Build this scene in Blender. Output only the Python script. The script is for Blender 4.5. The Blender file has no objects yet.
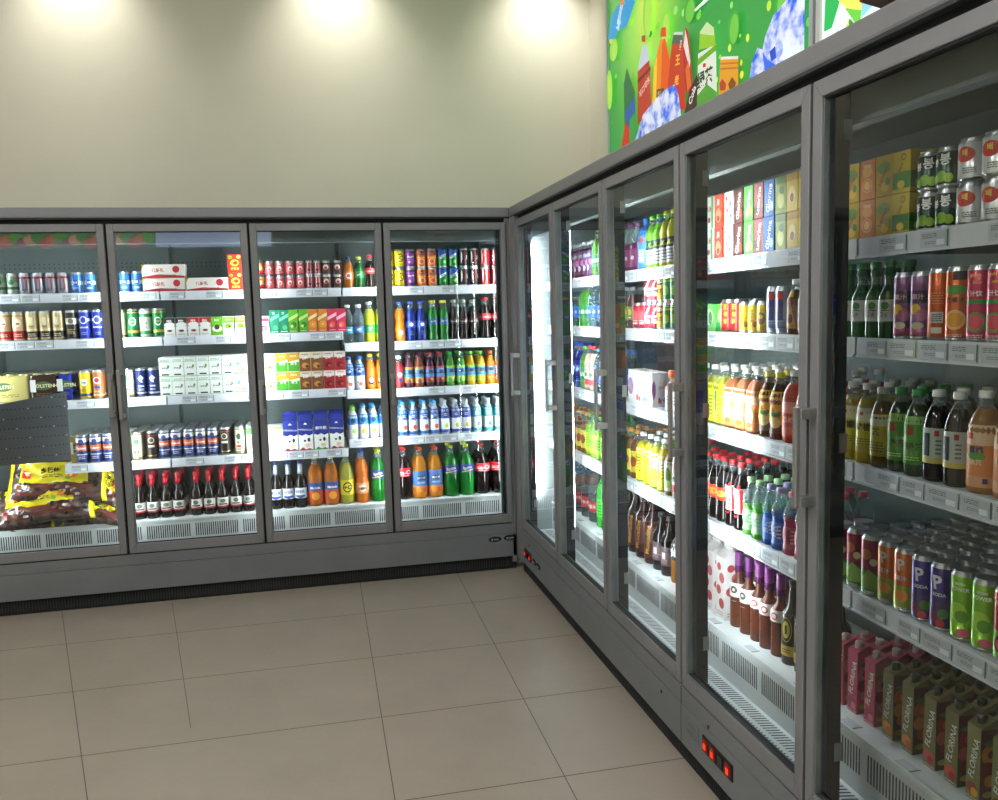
import bpy, bmesh, math, random, json
from mathutils import Vector, Matrix
random.seed(7)
PI=math.pi
SC=bpy.context.scene; C=SC.collection

# ---------------------------------------------------------------- materials
def lin(h):
    h=h.lstrip('#'); o=[]
    if len(h)==3: h=''.join(a+a for a in h)
    for i in (0,2,4):
        v=int(h[i:i+2],16)/255
        o.append(v/12.92 if v<=.04045 else ((v+.055)/1.055)**2.4)
    return (*o,1)
_M={}
def mat(h,kind='paint'):
    k=(h,kind)
    if k in _M: return _M[k]
    m=bpy.data.materials.new(kind+'_'+h); m.use_nodes=True
    nt=m.node_tree; N=nt.nodes; L=nt.links
    b=N['Principled BSDF']; b.inputs['Base Color'].default_value=lin(h)
    P=dict(paint=(.4,0),can=(.28,.35),metal=(.3,1),cap=(.35,0),paper=(.7,0),card=(.5,0),gloss=(.12,0),rubber=(.8,0),glassy=(.07,0),foil=(.25,.6),print=(.45,0)).get(kind,(.4,0))
    b.inputs['Roughness'].default_value=P[0]; b.inputs['Metallic'].default_value=P[1]
    if kind in('liquid','clear'):
        out=N['Material Output']
        b.inputs['Roughness'].default_value=.08
        if kind=='liquid':
            b.inputs['Coat Weight'].default_value=.5
            t=N.new('ShaderNodeBsdfTranslucent'); t.inputs['Color'].default_value=lin(h)
            mx=N.new('ShaderNodeMixShader'); mx.inputs[0].default_value=.4
            L.new(b.outputs[0],mx.inputs[1]); L.new(t.outputs[0],mx.inputs[2]); L.new(mx.outputs[0],out.inputs[0])
        else:
            t=N.new('ShaderNodeBsdfTransparent'); t.inputs['Color'].default_value=lin(h)
            mx=N.new('ShaderNodeMixShader')
            lw=N.new('ShaderNodeLayerWeight'); lw.inputs[0].default_value=.35
            mr=N.new('ShaderNodeMapRange'); mr.inputs[3].default_value=.1; mr.inputs[4].default_value=.5
            L.new(lw.outputs['Facing'],mr.inputs[0]); L.new(mr.outputs[0],mx.inputs[0])
            L.new(t.outputs[0],mx.inputs[1]); L.new(b.outputs[0],mx.inputs[2]); L.new(mx.outputs[0],out.inputs[0])
    _M[k]=m; return m

def noise_mat(name,c1,c2,scale,rough,bump=0,detail=6,metal=0,stretch=None):
    m=bpy.data.materials.new(name); m.use_nodes=True; nt=m.node_tree; N=nt.nodes; L=nt.links
    b=N['Principled BSDF']; b.inputs['Roughness'].default_value=rough; b.inputs['Metallic'].default_value=metal
    tc=N.new('ShaderNodeTexCoord'); mp=N.new('ShaderNodeMapping')
    if stretch: mp.inputs['Scale'].default_value=stretch
    no=N.new('ShaderNodeTexNoise'); no.inputs['Scale'].default_value=scale; no.inputs['Detail'].default_value=detail
    r=N.new('ShaderNodeValToRGB'); r.color_ramp.elements[0].position=.35; r.color_ramp.elements[1].position=.65
    r.color_ramp.elements[0].color=lin(c1); r.color_ramp.elements[1].color=lin(c2)
    L.new(tc.outputs['Object'],mp.inputs[0]); L.new(mp.outputs[0],no.inputs[0]); L.new(no.outputs[0],r.inputs[0]); L.new(r.outputs[0],b.inputs[0])
    if bump:
        bp=N.new('ShaderNodeBump'); bp.inputs['Strength'].default_value=bump; bp.inputs['Distance'].default_value=.002
        L.new(no.outputs[0],bp.inputs['Height']); L.new(bp.outputs[0],b.inputs['Normal'])
    return m
def emis(name,col,s):
    m=bpy.data.materials.new(name); m.use_nodes=True; nt=m.node_tree
    b=nt.nodes['Principled BSDF']; b.inputs['Base Color'].default_value=lin(col); b.inputs['Emission Color'].default_value=lin(col); b.inputs['Emission Strength'].default_value=s
    return m
M_wall=noise_mat('wall_paint','#dcd9c8','#e2dfcf',1.3,.85,.05)
M_ceil=noise_mat('ceiling_paint','#cfccc2','#d6d3ca',2,.9)
M_metal=noise_mat('grey_powder_coat','#7f7f83','#86868a',3,.45,0,4,.25)
M_base=noise_mat('grey_base_coat','#72757a','#797c81',3,.5,0,4,.2)
M_bead=noise_mat('glazing_bead','#6d7473','#7c8482',9,.35,0,3,.3)
M_dark=mat('#2b2f31','rubber'); M_black=mat('#0b0c0d','rubber')
M_alu=noise_mat('brushed_aluminium','#a3a4a4','#b8b9b9',40,.35,0,3,.8,(1,1,.05))
M_liner=noise_mat('fridge_liner','#748180','#7d8a88',2,.5)
M_white=mat('#e4eaea','card'); M_rail=mat('#dfe3ea','gloss'); M_tag=mat('#c3c9cf','paper'); M_ink=mat('#3c454c','paper'); M_tagg=mat('#3f7f57','paper')
M_led=emis('led_tube_light','#f0fbff',95)
# glass door pane: thin clear pane, fresnel mirror reflection
def glass():
    m=bpy.data.materials.new('door_glass'); m.use_nodes=True; nt=m.node_tree; N=nt.nodes; L=nt.links
    N.remove(N['Principled BSDF']); out=N['Material Output']
    t=N.new('ShaderNodeBsdfTransparent'); t.inputs[0].default_value=(.93,.965,.955,1)
    g=N.new('ShaderNodeBsdfGlossy'); g.inputs['Roughness'].default_value=.0
    f=N.new('ShaderNodeFresnel'); f.inputs[0].default_value=1.5
    ma=N.new('ShaderNodeMath'); ma.operation='MULTIPLY'; ma.inputs[1].default_value=1.2; ma.use_clamp=True
    geo=N.new('ShaderNodeNewGeometry')
    mx=N.new('ShaderNodeMixShader')
    L.new(f.outputs[0],ma.inputs[0]); L.new(ma.outputs[0],mx.inputs[0]); L.new(t.outputs[0],mx.inputs[1]); L.new(g.outputs[0],mx.inputs[2]); L.new(mx.outputs[0],out.inputs[0])
    return m
M_glass=glass()
# floor: large beige porcelain tiles with thin joints
def floor_mat():
    m=bpy.data.materials.new('porcelain_tile'); m.use_nodes=True; nt=m.node_tree; N=nt.nodes; L=nt.links
    b=N['Principled BSDF']; b.inputs['Roughness'].default_value=.38
    tc=N.new('ShaderNodeTexCoord'); sx=N.new('ShaderNodeSeparateXYZ'); L.new(tc.outputs['Object'],sx.inputs[0])
    def M(op,a,bb=None,c=None):
        n=N.new('ShaderNodeMath'); n.operation=op
        for i,v in enumerate((a,bb,c)):
            if v is None: continue
            if isinstance(v,(int,float)): n.inputs[i].default_value=v
            else: L.new(v,n.inputs[i])
        return n.outputs[0]
    X,Y=sx.outputs[0],sx.outputs[1]
    W=.0028
    # joints parallel to the back cabinet, every 0.62 m
    d=M('ABSOLUTE',M('SUBTRACT',M('FRACT',M('MULTIPLY',M('ADD',Y,-.095-.31),1/.615)),.5))
    line=M('LESS_THAN',d,W/.615/1.2)
    # long joints; the left ones were laid slightly out of square
    def J(a,b_,y0,y1,s=1.0):
        k=(b_-a)/(y1-y0)
        dd=M('ABSOLUTE',M('SUBTRACT',X,M('MULTIPLY_ADD',Y,k,a-k*y0)))
        return M('LESS_THAN',dd,W*.62*s)
    for q in [(-.398,-.414,-.8,-1.94),(-.99,-1.008,-.26,-1.93),(.2,.19,0,-2),(-2.615,-2.10,-.133,-1.863),(-3.6,-3.4,0,-2),(-3.2,-3.0,-.1,-2)]:
        line=M('MAXIMUM',line,J(*q))
    bl=J(-2.033,-1.82,-.18,-1.302,.8); bl=M('MULTIPLY',bl,M('GREATER_THAN',Y,-1.63)); line=M('MAXIMUM',line,bl)
    n1=N.new('ShaderNodeTexNoise'); n1.inputs['Scale'].default_value=2.2; n1.inputs['Detail'].default_value=8; n1.inputs['Roughness'].default_value=.6
    n2=N.new('ShaderNodeTexNoise'); n2.inputs['Scale'].default_value=90; n2.inputs['Detail'].default_value=3
    L.new(tc.outputs['Object'],n1.inputs[0]); L.new(tc.outputs['Object'],n2.inputs[0])
    r=N.new('ShaderNodeValToRGB'); r.color_ramp.elements[0].position=.3; r.color_ramp.elements[0].color=lin('#a0968a'); r.color_ramp.elements[1].position=.7; r.color_ramp.elements[1].color=lin('#aea396')
    L.new(M('ADD',M('MULTIPLY',n1.outputs[0],.85),M('MULTIPLY',n2.outputs[0],.15)),r.inputs[0])
    mx=N.new('ShaderNodeMix'); mx.data_type='RGBA'; mx.inputs[7].default_value=lin('#4d443c')
    L.new(line,mx.inputs[0]); L.new(r.outputs[0],mx.inputs[6]); L.new(mx.outputs[2],b.inputs[0])
    bp=N.new('ShaderNodeBump'); bp.inputs['Strength'].default_value=.05; L.new(n1.outputs[0],bp.inputs['Height']); L.new(bp.outputs[0],b.inputs['Normal'])
    return m
def ice_mat():
    m=noise_mat('printed_ice','#1e5be0','#f2f7ff',17,.4,0,5)
    N=m.node_tree.nodes; b=N['Principled BSDF']; r=[n for n in N if n.type=='VALTORGB'][0]
    m.node_tree.links.new(r.outputs[0],b.inputs['Emission Color']); b.inputs['Emission Strength'].default_value=.55
    return m

# ---------------------------------------------------------------- mesh helpers
class MB:
    def __init__(s): s.v=[]; s.f=[]; s.m=[]; s.mats=[]; s.sm=[]
    def mi(s,m):
        if m not in s.mats: s.mats.append(m)
        return s.mats.index(m)
    def quad(s,pts,m,smooth=False):
        i=len(s.v); s.v+= [tuple(p) for p in pts]; s.f.append(tuple(range(i,i+len(pts)))); s.m.append(s.mi(m)); s.sm.append(smooth)
    def box(s,x0,x1,y0,y1,z0,z1,m,bev=0):
        if bev:
            bm=bmesh.new(); bmesh.ops.create_cube(bm,size=1)
            for v in bm.verts: v.co=Vector(((x0+x1)/2+v.co.x*(x1-x0),(y0+y1)/2+v.co.y*(y1-y0),(z0+z1)/2+v.co.z*(z1-z0)))
            bmesh.ops.bevel(bm,geom=bm.edges[:],offset=bev,segments=2,affect='EDGES',profile=.5)
            s.addbm(bm,m); bm.free(); return
        i=len(s.v); k=s.mi(m)
        s.v+=[(x0,y0,z0),(x1,y0,z0),(x1,y1,z0),(x0,y1,z0),(x0,y0,z1),(x1,y0,z1),(x1,y1,z1),(x0,y1,z1)]
        for f in ((0,3,2,1),(4,5,6,7),(0,1,5,4),(1,2,6,5),(2,3,7,6),(3,0,4,7)):
            s.f.append(tuple(i+a for a in f)); s.m.append(k); s.sm.append(False)
    def addbm(s,bm,m,smooth=False):
        i=len(s.v); k=s.mi(m); bm.verts.index_update()
        s.v+=[tuple(v.co) for v in bm.verts]
        for f in bm.faces: s.f.append(tuple(i+v.index for v in f.verts)); s.m.append(k); s.sm.append(smooth)
    def lathe(s,prof,mats,seg=20,n=2.0,ax=(1,1)):
        # prof: list of (r,z); mats: one material or a list of (z_limit,mat)
        base=len(s.v)
        for (r,z) in prof:
            for j in range(seg):
                a=2*PI*j/seg; c,d=math.cos(a),math.sin(a)
                q=1 if n==2 else 1/((abs(c)**n+abs(d)**n)**(1/n))
                s.v.append((r*q*c*ax[0],r*q*d*ax[1],z))
        for i in range(len(prof)-1):
            zm=(prof[i][1]+prof[i+1][1])/2; m=mats
            if isinstance(mats,list):
                m=mats[-1][1]
                for zl,mm in mats:
                    if zm<zl: m=mm; break
            k=s.mi(m)
            for j in range(seg):
                a=base+i*seg+j; b=base+i*seg+(j+1)%seg
                s.f.append((a,b,b+seg,a+seg)); s.m.append(k); s.sm.append(True)
        for i,rev in ((0,True),(len(prof)-1,False)):
            if prof[i][0]>1e-5:
                idx=[base+i*seg+j for j in range(seg)]
                if rev: idx.reverse()
                m=mats if not isinstance(mats,list) else (mats[0][1] if rev else mats[-1][1])
                s.f.append(tuple(idx)); s.m.append(s.mi(m)); s.sm.append(False)
    def mesh(s,name):
        me=bpy.data.meshes.new(name); me.from_pydata(s.v,[],s.f)
        for m in s.mats: me.materials.append(m)
        me.polygons.foreach_set('material_index',s.m); me.polygons.foreach_set('use_smooth',s.sm); me.update()
        return me
    def build(s,name,parent=None):
        o=bpy.data.objects.new(name,s.mesh(name)); C.objects.link(o)
        if parent: o.parent=parent
        return o
def empty(name,loc=(0,0,0),rz=0):
    o=bpy.data.objects.new(name,None); C.objects.link(o); o.location=loc; o.rotation_euler=(0,0,rz); o.empty_display_size=.05; return o
def tag(o,label,cat=None,group=None,kind=None):
    if label: o['label']=label
    if cat: o['category']=cat
    if group: o['group']=group
    if kind: o['kind']=kind
    return o
def catmull(pts,k=4):
    out=[]
    for i in range(len(pts)-1):
        p0=pts[max(i-1,0)];p1=pts[i];p2=pts[i+1];p3=pts[min(i+2,len(pts)-1)]
        for t in range(k):
            t/=k
            out.append(tuple(.5*(2*p1[a]+(p2[a]-p0[a])*t+(2*p0[a]-5*p1[a]+4*p2[a]-p3[a])*t*t+(3*p1[a]-p0[a]-3*p2[a]+p3[a])*t**3) for a in (0,1)))
    out.append(pts[-1]); return [(max(r,0),z) for r,z in out]
# ---- text -> flat triangles
_T={}
def text_tris(s,bold=0,shear=0):
    k=(s,bold,shear)
    if k in _T: return _T[k]
    cu=bpy.data.curves.new('t','FONT'); cu.body=s; cu.align_x='CENTER'; cu.align_y='CENTER'; cu.resolution_u=2; cu.offset=bold; cu.shear=shear
    o=bpy.data.objects.new('t',cu); C.objects.link(o); bpy.context.view_layer.update()
    me=o.to_mesh(); vs=[(v.co.x,v.co.y) for v in me.vertices]; fs=[tuple(p.vertices) for p in me.polygons]
    o.to_mesh_clear(); bpy.data.objects.remove(o); bpy.data.curves.remove(cu)
    if vs:
        x0=min(v[0] for v in vs);x1=max(v[0] for v in vs);y0=min(v[1] for v in vs);y1=max(v[1] for v in vs)
        h=max(y1-y0,1e-4); vs=[((x-(x0+x1)/2)/h,(y-(y0+y1)/2)/h) for x,y in vs]
    _T[k]=(vs,fs); return _T[k]
def shapes(d):
    """decal -> (verts2d, faces, colour)"""
    t=d[0]
    if t=='r': _,u,v,w,h,c=d; return [(u-w/2,v-h/2),(u+w/2,v-h/2),(u+w/2,v+h/2),(u-w/2,v+h/2)],[(0,1,2,3)],c
    if t=='e':
        _,u,v,w,h,c=d; n=18
        return [(u+w/2*math.cos(2*PI*i/n),v+h/2*math.sin(2*PI*i/n)) for i in range(n)],[tuple(range(n))],c
    if t=='o':   # ring
        _,u,v,w,h,c=d; n=18; P=[];F=[]
        for i in range(n):
            a=2*PI*i/n; P+=[(u+w/2*math.cos(a),v+h/2*math.sin(a)),(u+w*.38*math.cos(a),v+h*.38*math.sin(a))]
            j=(i+1)%n; F.append((2*i,2*j,2*j+1,2*i+1))
        return P,F,c
    if t=='p': _,pts,c=d; return pts,[tuple(range(len(pts)))],c
    if t=='l':   # fine print: rows of short dashes
        _,u,v,w,h,n,c=d; P=[];F=[]; rr=random.Random(n*17+int(w*1e4))
        for i in range(n):
            y=v+h/2-(i+.5)*h/n; x=u-w/2; e=h/n*.22
            while x<u+w/2-.001:
                L=min(rr.uniform(.08,.3)*w,u+w/2-x); k=len(P)
                P+=[(x,y-e),(x+L,y-e),(x+L,y+e),(x,y+e)]; F.append((k,k+1,k+2,k+3)); x+=L+.05*w
        return P,F,c
    if t=='t':
        s,u,v,sz,rot,c=d[1:7]; bold=d[7] if len(d)>7 else .02; sh=d[8] if len(d)>8 else 0
        vs,fs=text_tris(s,bold,sh); ca,sa=math.cos(math.radians(rot)),math.sin(math.radians(rot))
        return [(u+sz*(x*ca-y*sa),v+sz*(x*sa+y*ca)) for x,y in vs],fs,c
def decals(mb,decs,mapper,kind='print',cut=None,off=.0004,us=1,mfun=None):
    for i,d in enumerate(decs):
        P,F,c=shapes(d)
        if not P: continue
        m=mfun(c) if mfun else mat(c,kind)
        o=off*(1+.5*i)
        if cut and (max(p[0] for p in P)-min(p[0] for p in P))>cut:
            bm=bmesh.new(); V=[bm.verts.new((x,y,0)) for x,y in P]
            for f in F:
                try: bm.faces.new([V[a] for a in f])
                except ValueError: pass
            x0=min(p[0] for p in P); x1=max(p[0] for p in P); n=int((x1-x0)/cut)+1
            for k in range(1,n):
                g=bm.verts[:]+bm.edges[:]+bm.faces[:]
                bmesh.ops.bisect_plane(bm,geom=g,plane_co=(x0+(x1-x0)*k/n,0,0),plane_no=(1,0,0))
            for v in bm.verts: v.co=Vector(mapper(v.co.x*us,v.co.y,o))
            mb.addbm(bm,m); bm.free()
        else:
            b=len(mb.v); k=mb.mi(m); mb.v+=[tuple(mapper(x*us,y,o)) for x,y in P]
            for f in F: mb.f.append(tuple(b+a for a in f)); mb.m.append(k); mb.sm.append(False)
def cylmap(R,a0=0):
    def f(u,v,o): a=-PI/2+a0+u/R; return ((R+o)*math.cos(a),(R+o)*math.sin(a),v)
    return f

# ---------------------------------------------------------------- product prototypes (meshes only; instances are linked copies)
SLOT={}          # key -> (spec, [ (part name or None, mesh, label) ], width, depth, height)
def reg(key,name,cat,look,parts,w,d,h): SLOT[key]=dict(name=name,cat=cat,look=look,parts=parts,w=w,d=d,h=h)
def can(key,name,look,H,R,base,decs=(),bands=(),reps=2,near=False,lidcol='#b9bcbf',kind='can'):
    mb=MB(); nk=R*.82; e=.10*R
    prof=[(R*.80,0),(R*.9,.002),(R,.009)]
    zs=sorted(set([.009]+[b for bb in bands for b in bb[:2]]+[H-.011]))
    for z in zs[1:]: prof.append((R,z))
    prof+= [(nk,H-.002),(nk*1.02,H)]
    ms=[(.0085,mat(lidcol,'metal'))]; lims=zs[1:]
    for i,z in enumerate(zs[1:]):
        zm=(zs[i]+z)/2; c=base
        for b0,b1,bc in bands:
            if b0<=zm<=b1: c=bc
        ms.append((z,mat(c,kind)))
    ms.append((9,mat(lidcol,'metal')))
    mb.lathe(prof,ms,24 if near else 16)
    for r in range(reps): decals(mb,decs,cylmap(R,2*PI*r/reps),cut=.007 if R<.05 else None)
    lid=MB(); lid.lathe([(nk*1.03,H-.001),(nk*1.03,H+.0012),(nk*.96,H+.0012),(nk*.93,H-.004),(nk*.3,H-.004),(0.0001,H-.004)],mat(lidcol,'metal'),24 if near else 14)
    parts=[('can_body',mb.mesh('can_body')),('can_lid',lid.mesh('can_lid'))]
    if near:
        t=MB(); t.lathe([(.0085,H-.0035),(.0085,H-.0015),(.0001,H-.0015)],mat('#d5d8da','metal'),10,2,(1,.7)); t.box(-.004,.004,-.014,-.002,H-.003,H-.0016,mat('#d5d8da','metal'))
        parts.append(('pull_tab',t.mesh('pull_tab')))
    reg(key,name,'can',look,parts,2*R,2*R,H)
STY={'pet':[(.8,0),(.97,.02),(1,.06),(1,.3),(1,.6),(.96,.68),(.75,.8)],
 'cola':[(.7,0),(.95,.02),(1,.07),(.97,.22),(.84,.34),(.9,.48),(1,.58),(.95,.68),(.68,.8)],
 'wave':[(.8,0),(.98,.02),(1,.1),(.9,.2),(1,.3),(.98,.42),(.84,.5),(.98,.6),(.97,.68),(.7,.8)],
 'yog':[(.85,0),(1,.03),(1,.3),(1,.62),(.93,.72),(.66,.84)],
 'beer':[(.94,0),(1,.02),(1,.3),(1,.52),(.9,.6),(.5,.71),(.42,.8)],
 'wine':[(.94,0),(1,.02),(1,.3),(1,.58),(.92,.64),(.5,.72),(.44,.8)],
 'big':[(.72,0),(.95,.02),(1,.07),(.98,.3),(.97,.45),(1,.58),(.92,.7),(.62,.8)],
 'jug':[(.9,0),(1,.02),(1,.3),(1,.6),(.9,.68),(.6,.76)]}
def bottle(key,name,look,H,R,style,liq,capc,lab=None,decs=(),neck=.0125,fill=.86,clearc='#dfeeee',n=2.0,reps=2,capr=None,caph=.017,liqkind='liquid',seg=16,foil=None,labr=1.006,ax=(1,1),cat='bottle',labk='print',capname='cap'):
    hb=H-caph*.6
    pr=[(r*R,z*hb) for r,z in STY[style]]+[(max(neck*1.15,.012),.89*hb),(neck,.93*hb),(neck,hb)]
    pr=catmull(pr,3); mb=MB()
    mb.lathe(pr,[(fill*hb,mat(liq,liqkind)),(9,mat(clearc,'clear') if fill<1 else mat(liq,liqkind))],seg,n,ax)
    parts=[('bottle_body',mb.mesh('bottle_body'))]
    capr=capr or neck*1.18
    cp=MB(); cp.lathe([(capr,H-caph),(capr*1.02,H-caph+.003),(capr,H-.0015),(capr*.9,H),(.0001,H)],mat(capc,'cap'),14)
    if foil:   # wrapped neck
        f=MB(); f.lathe([(neck*1.4,H*.74),(neck*1.22,H*.82),(neck*1.16,H*.97)],mat(foil,'foil'),14); parts.append(('neck_foil',f.mesh('neck_foil')))
    parts.append((capname,cp.mesh(capname)))
    if lab:
        z0,z1,col=lab[:3]; bands=lab[3] if len(lab)>3 else []
        def rad(z):
            for (r0,a),(r1,b) in zip(pr,pr[1:]):
                if a<=z<=b: return r0+(r1-r0)*(z-a)/max(b-a,1e-6)
            return R
        zs=sorted(set([z0+(z1-z0)*i/6 for i in range(7)]+[b for bb in bands for b in bb[:2]]))
        lb=MB(); ms=[]; pp=[(rad(z)*labr+.0004,z) for z in zs]
        for a,b in zip(zs,zs[1:]):
            c=col
            for b0,b1,bc in bands:
                if b0<=(a+b)/2<=b1: c=bc
            ms.append((b,mat(c,labk)))
        b0=len(lb.f); lb.lathe(pp,ms,seg+4,n,ax)
        lb.f=lb.f[:-2]; lb.m=lb.m[:-2]; lb.sm=lb.sm[:-2]
        def mk(a0):
            def f(u,v,o):
                Rr=rad(v)*labr+.0005; a=-PI/2+a0+u/R
                c,d=math.cos(a),math.sin(a); q=1 if n==2 else 1/((abs(c)**n+abs(d)**n)**(1/n))
                return ((Rr*q+o)*c*ax[0],(Rr*q+o)*d*ax[1],v)
            return f
        for r in range(reps): decals(lb,decs,mk(2*PI*r/reps),cut=.008,off=.0006)
        parts.append(('bottle_label',lb.mesh('bottle_label')))
    reg(key,name,cat,look,parts,2*R*ax[0],2*R*ax[1],H); SLOT[key]['sq']=n!=2
def carton(key,name,look,W,D,H,base,decs=(),bands=(),top=None,capc=None,cat='carton',sides=True,sdecs=None,topc=None):
    mb=MB(); zs=sorted(set([0,H]+[b for bb in bands for b in bb[:2]])); m0=mat(base,'card')
    for a,b in zip(zs,zs[1:]):
        c=base
        for b0,b1,bc in bands:
            if b0<=(a+b)/2<=b1: c=bc
        m=mat(c,'card')
        x,y=W/2,D/2
        for q in (((-x,-y),(x,-y)),((x,-y),(x,y)),((x,y),(-x,y)),((-x,y),(-x,-y))):
            mb.quad([(*q[0],a),(*q[1],a),(*q[1],b),(*q[0],b)],m)
    x,y=W/2,D/2; mb.quad([(-x,-y,0),(-x,y,0),(x,y,0),(x,-y,0)],m0)
    tm=mat(topc or base,'card'); Ht=H
    if top=='gable':
        g=W*.42; Ht=H+g+.012
        mb.quad([(-x,-y,H),(x,-y,H),(x*.96,0,H+g),(-x*.96,0,H+g)],tm); mb.quad([(x,y,H),(-x,y,H),(-x*.96,0,H+g),(x*.96,0,H+g)],tm)
        mb.quad([(x,-y,H),(x,y,H),(x*.96,0,H+g)],tm); mb.quad([(-x,y,H),(-x,-y,H),(-x*.96,0,H+g)],tm)
        mb.box(-x*.96,x*.96,-.0015,.0015,H+g-.002,H+g+.012,tm)
    elif top=='slant':   # wedge-shaped top, low at the front
        g=W*.45; Ht=H+g
        mb.quad([(-x,-y,H),(x,-y,H),(x,y,H+g),(-x,y,H+g)],tm); mb.quad([(x,-y,H),(x,y,H),(x,y,H+g)],m0); mb.quad([(-x,y,H),(-x,-y,H),(-x,y,H+g)],m0); mb.quad([(x,y,H),(-x,y,H),(-x,y,H+g),(x,y,H+g)],m0)
    else:
        mb.quad([(-x,-y,H),(x,-y,H),(x,y,H),(-x,y,H)],tm)
        mb.box(-x,x,-.002,.002,H-.001,H+.0015,tm)
    decals(mb,decs,lambda u,v,o:(u,-y-o,v))
    decals(mb,decs,lambda u,v,o:(-u,y+o,v))
    sd=decs if sdecs is None else sdecs
    if sides:
        decals(mb,sd,lambda u,v,o:(x+o,u,v),us=D/W); decals(mb,sd,lambda u,v,o:(-x-o,-u,v),us=D/W)
    parts=[('carton_body',mb.mesh('carton_body'))]
    if capc:
        cp=MB()
        if top=='slant': z0=H+g*.5; yy=0
        elif top=='gable': z0=H+g*.4; yy=-y*.5
        else: z0=H; yy=0
        cp.lathe([(.0115,z0-.004),(.0115,z0+.014),(.0095,z0+.016),(.0001,z0+.016)],mat(capc,'cap'),14)
        for i,v in enumerate(cp.v): cp.v[i]=(v[0],v[1]+yy,v[2])
        parts.append(('cap',cp.mesh('cap'))); Ht=max(Ht,z0+.016)
    reg(key,name,cat,look,parts,W,D,H if top is None and not capc else Ht)

W='#f4f4f0'
def lat(c='#2e3a40'): return c
# ---- cans of the far-wall fridge
def gcan(key,look,H,R,base,bands=(),decs=(),name='drink_can',**k): can(key,name,look,H,R,base,decs,bands,**k)
gcan('silvergreen','silver and green beer can',.12,.031,'#a9b3a8',[(.03,.045,'#3f6f45'),(.07,.1,'#7f9a7c')],[('e',0,.07,.03,.03,'#2f6b3c'),('l',0,.035,.03,.015,2,'#333')],name='beer_can')
gcan('silverred','red-striped silver beer can',.12,.031,'#9da0ab',[(.088,.1,'#8f2a30')],[('r',-.01,.055,.012,.07,'#5a4a6a'),('r',.012,.055,.006,.06,'#a8323a'),('l',0,.025,.03,.015,2,'#333')],name='beer_can')
gcan('bluecan','light blue beer can',.12,.031,'#3b78c8',[(.05,.072,'#cfe0f2')],[('e',0,.062,.036,.03,'#1c459a'),('t','雪花',0,.062,.012,0,W),('l',0,.03,.03,.012,2,W)],name='beer_can')
gcan('creamred','gold and red tall beer can',.168,.033,'#d9bf95',[(.015,.06,'#b5222c'),(.14,.15,'#b98d4d')],[('e',0,.105,.034,.045,'#f1e4c8'),('r',0,.1,.02,.008,'#a31f27'),('l',0,.035,.04,.02,2,'#f0d9a8')],name='beer_can')
gcan('golddark','gold and black tall beer can',.168,.033,'#b9a67c',[(.02,.055,'#1f1c1a'),(.06,.07,'#dccb9d')],[('r',0,.11,.02,.05,'#e6d9b5'),('t','FREE',0,.085,.009,0,'#2a2a22'),('l',0,.035,.04,.02,2,'#c9b98c')],name='beer_can')
gcan('blackwhite','black and white tall beer can',.168,.033,'#2c2a26',[(.09,.125,'#d8d6cc')],[('e',0,.108,.03,.03,'#6d6a5c'),('l',0,.05,.04,.03,3,'#b7a775')],name='beer_can')
gcan('bluetall','royal blue tall beer can',.168,.033,'#1f2f9e',[(.105,.12,'#d9dde8')],[('e',0,.112,.04,.045,'#eceef4'),('e',0,.112,.03,.034,'#24399f'),('t','BAVARIA',0,.07,.009,0,W),('l',0,.035,.03,.02,2,'#9fb0e0')],name='beer_can')
gcan('cream','cream tall beer can',.168,.033,'#e7e2c4',[(.01,.02,'#a9995d'),(.15,.156,'#a9995d')],[('e',0,.11,.03,.036,'#3c6c4c'),('t','BIER',0,.075,.01,0,'#7a6632'),('r',0,.05,.03,.012,'#c23b33'),('l',0,.033,.03,.012,2,'#6b6650')],name='beer_can')
gcan('greentall','green and gold tall beer can',.168,.033,'#16743f',[(.03,.045,'#d9b54a'),(.145,.15,'#d9b54a')],[('e',0,.095,.04,.05,'#f0efe2'),('e',0,.095,.03,.038,'#1d7c46'),('t','HOLSTEN',0,.095,.007,0,'#e9d27a')],name='beer_can')
gcan('whitegreen','white and green tall beer can',.168,.033,'#e4e9dd',[(.12,.14,'#2c8a4e'),(.02,.04,'#2c8a4e')],[('t','PILS',0,.085,.014,0,'#23713f'),('l',0,.06,.03,.012,2,'#555')],name='beer_can')
gcan('yellowcan','yellow tall beer can',.168,.033,'#e6c21d',[(.02,.035,'#2a3f8c')],[('e',0,.1,.036,.04,W),('t','HB',0,.1,.014,0,'#2a3f8c'),('l',0,.055,.03,.015,2,'#8c5c12')],name='beer_can')
gcan('coppercan','copper tall beer can',.168,.033,'#b9744a',[(.02,.03,'#e4c08c')],[('e',0,.11,.04,.04,W),('e',0,.11,.028,.028,'#c5252c'),('r',0,.07,.036,.014,'#2a3a7a'),('l',0,.045,.03,.01,2,W)],name='beer_can')
gcan('navycan','navy tall beer can',.168,.033,'#14235e',[(.02,.03,'#b8b8c0')],[('p',[(-.018,.11),(.0,.13),(.018,.112),(.006,.1),(.01,.085),(-.004,.09)],'#cfd4e4'),('t','WEISS',0,.065,.009,.0,W),('l',0,.045,.03,.012,2,'#b6bfe0')],name='beer_can')
gcan('paul','blue and orange tall beer can',.168,.033,'#182e70',[(.075,.108,'#d2612c'),(.05,.056,'#c9ccd6'),(.125,.15,'#e6e3da')],[('e',0,.13,.03,.026,'#35447e'),('t','Paulaner',0,.091,.012,0,W),('l',0,.035,.034,.02,2,'#c9d0ea')],name='beer_can')
gcan('blackcan','black cream-badged tall beer can',.168,.033,'#26201c',[(.14,.146,'#9b2b22'),(.02,.026,'#b59a58')],[('e',0,.115,.036,.036,'#d9cda8'),('e',0,.115,.026,.026,'#4a3426'),('r',0,.08,.036,.012,'#d9d2b8')],name='beer_can')
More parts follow.
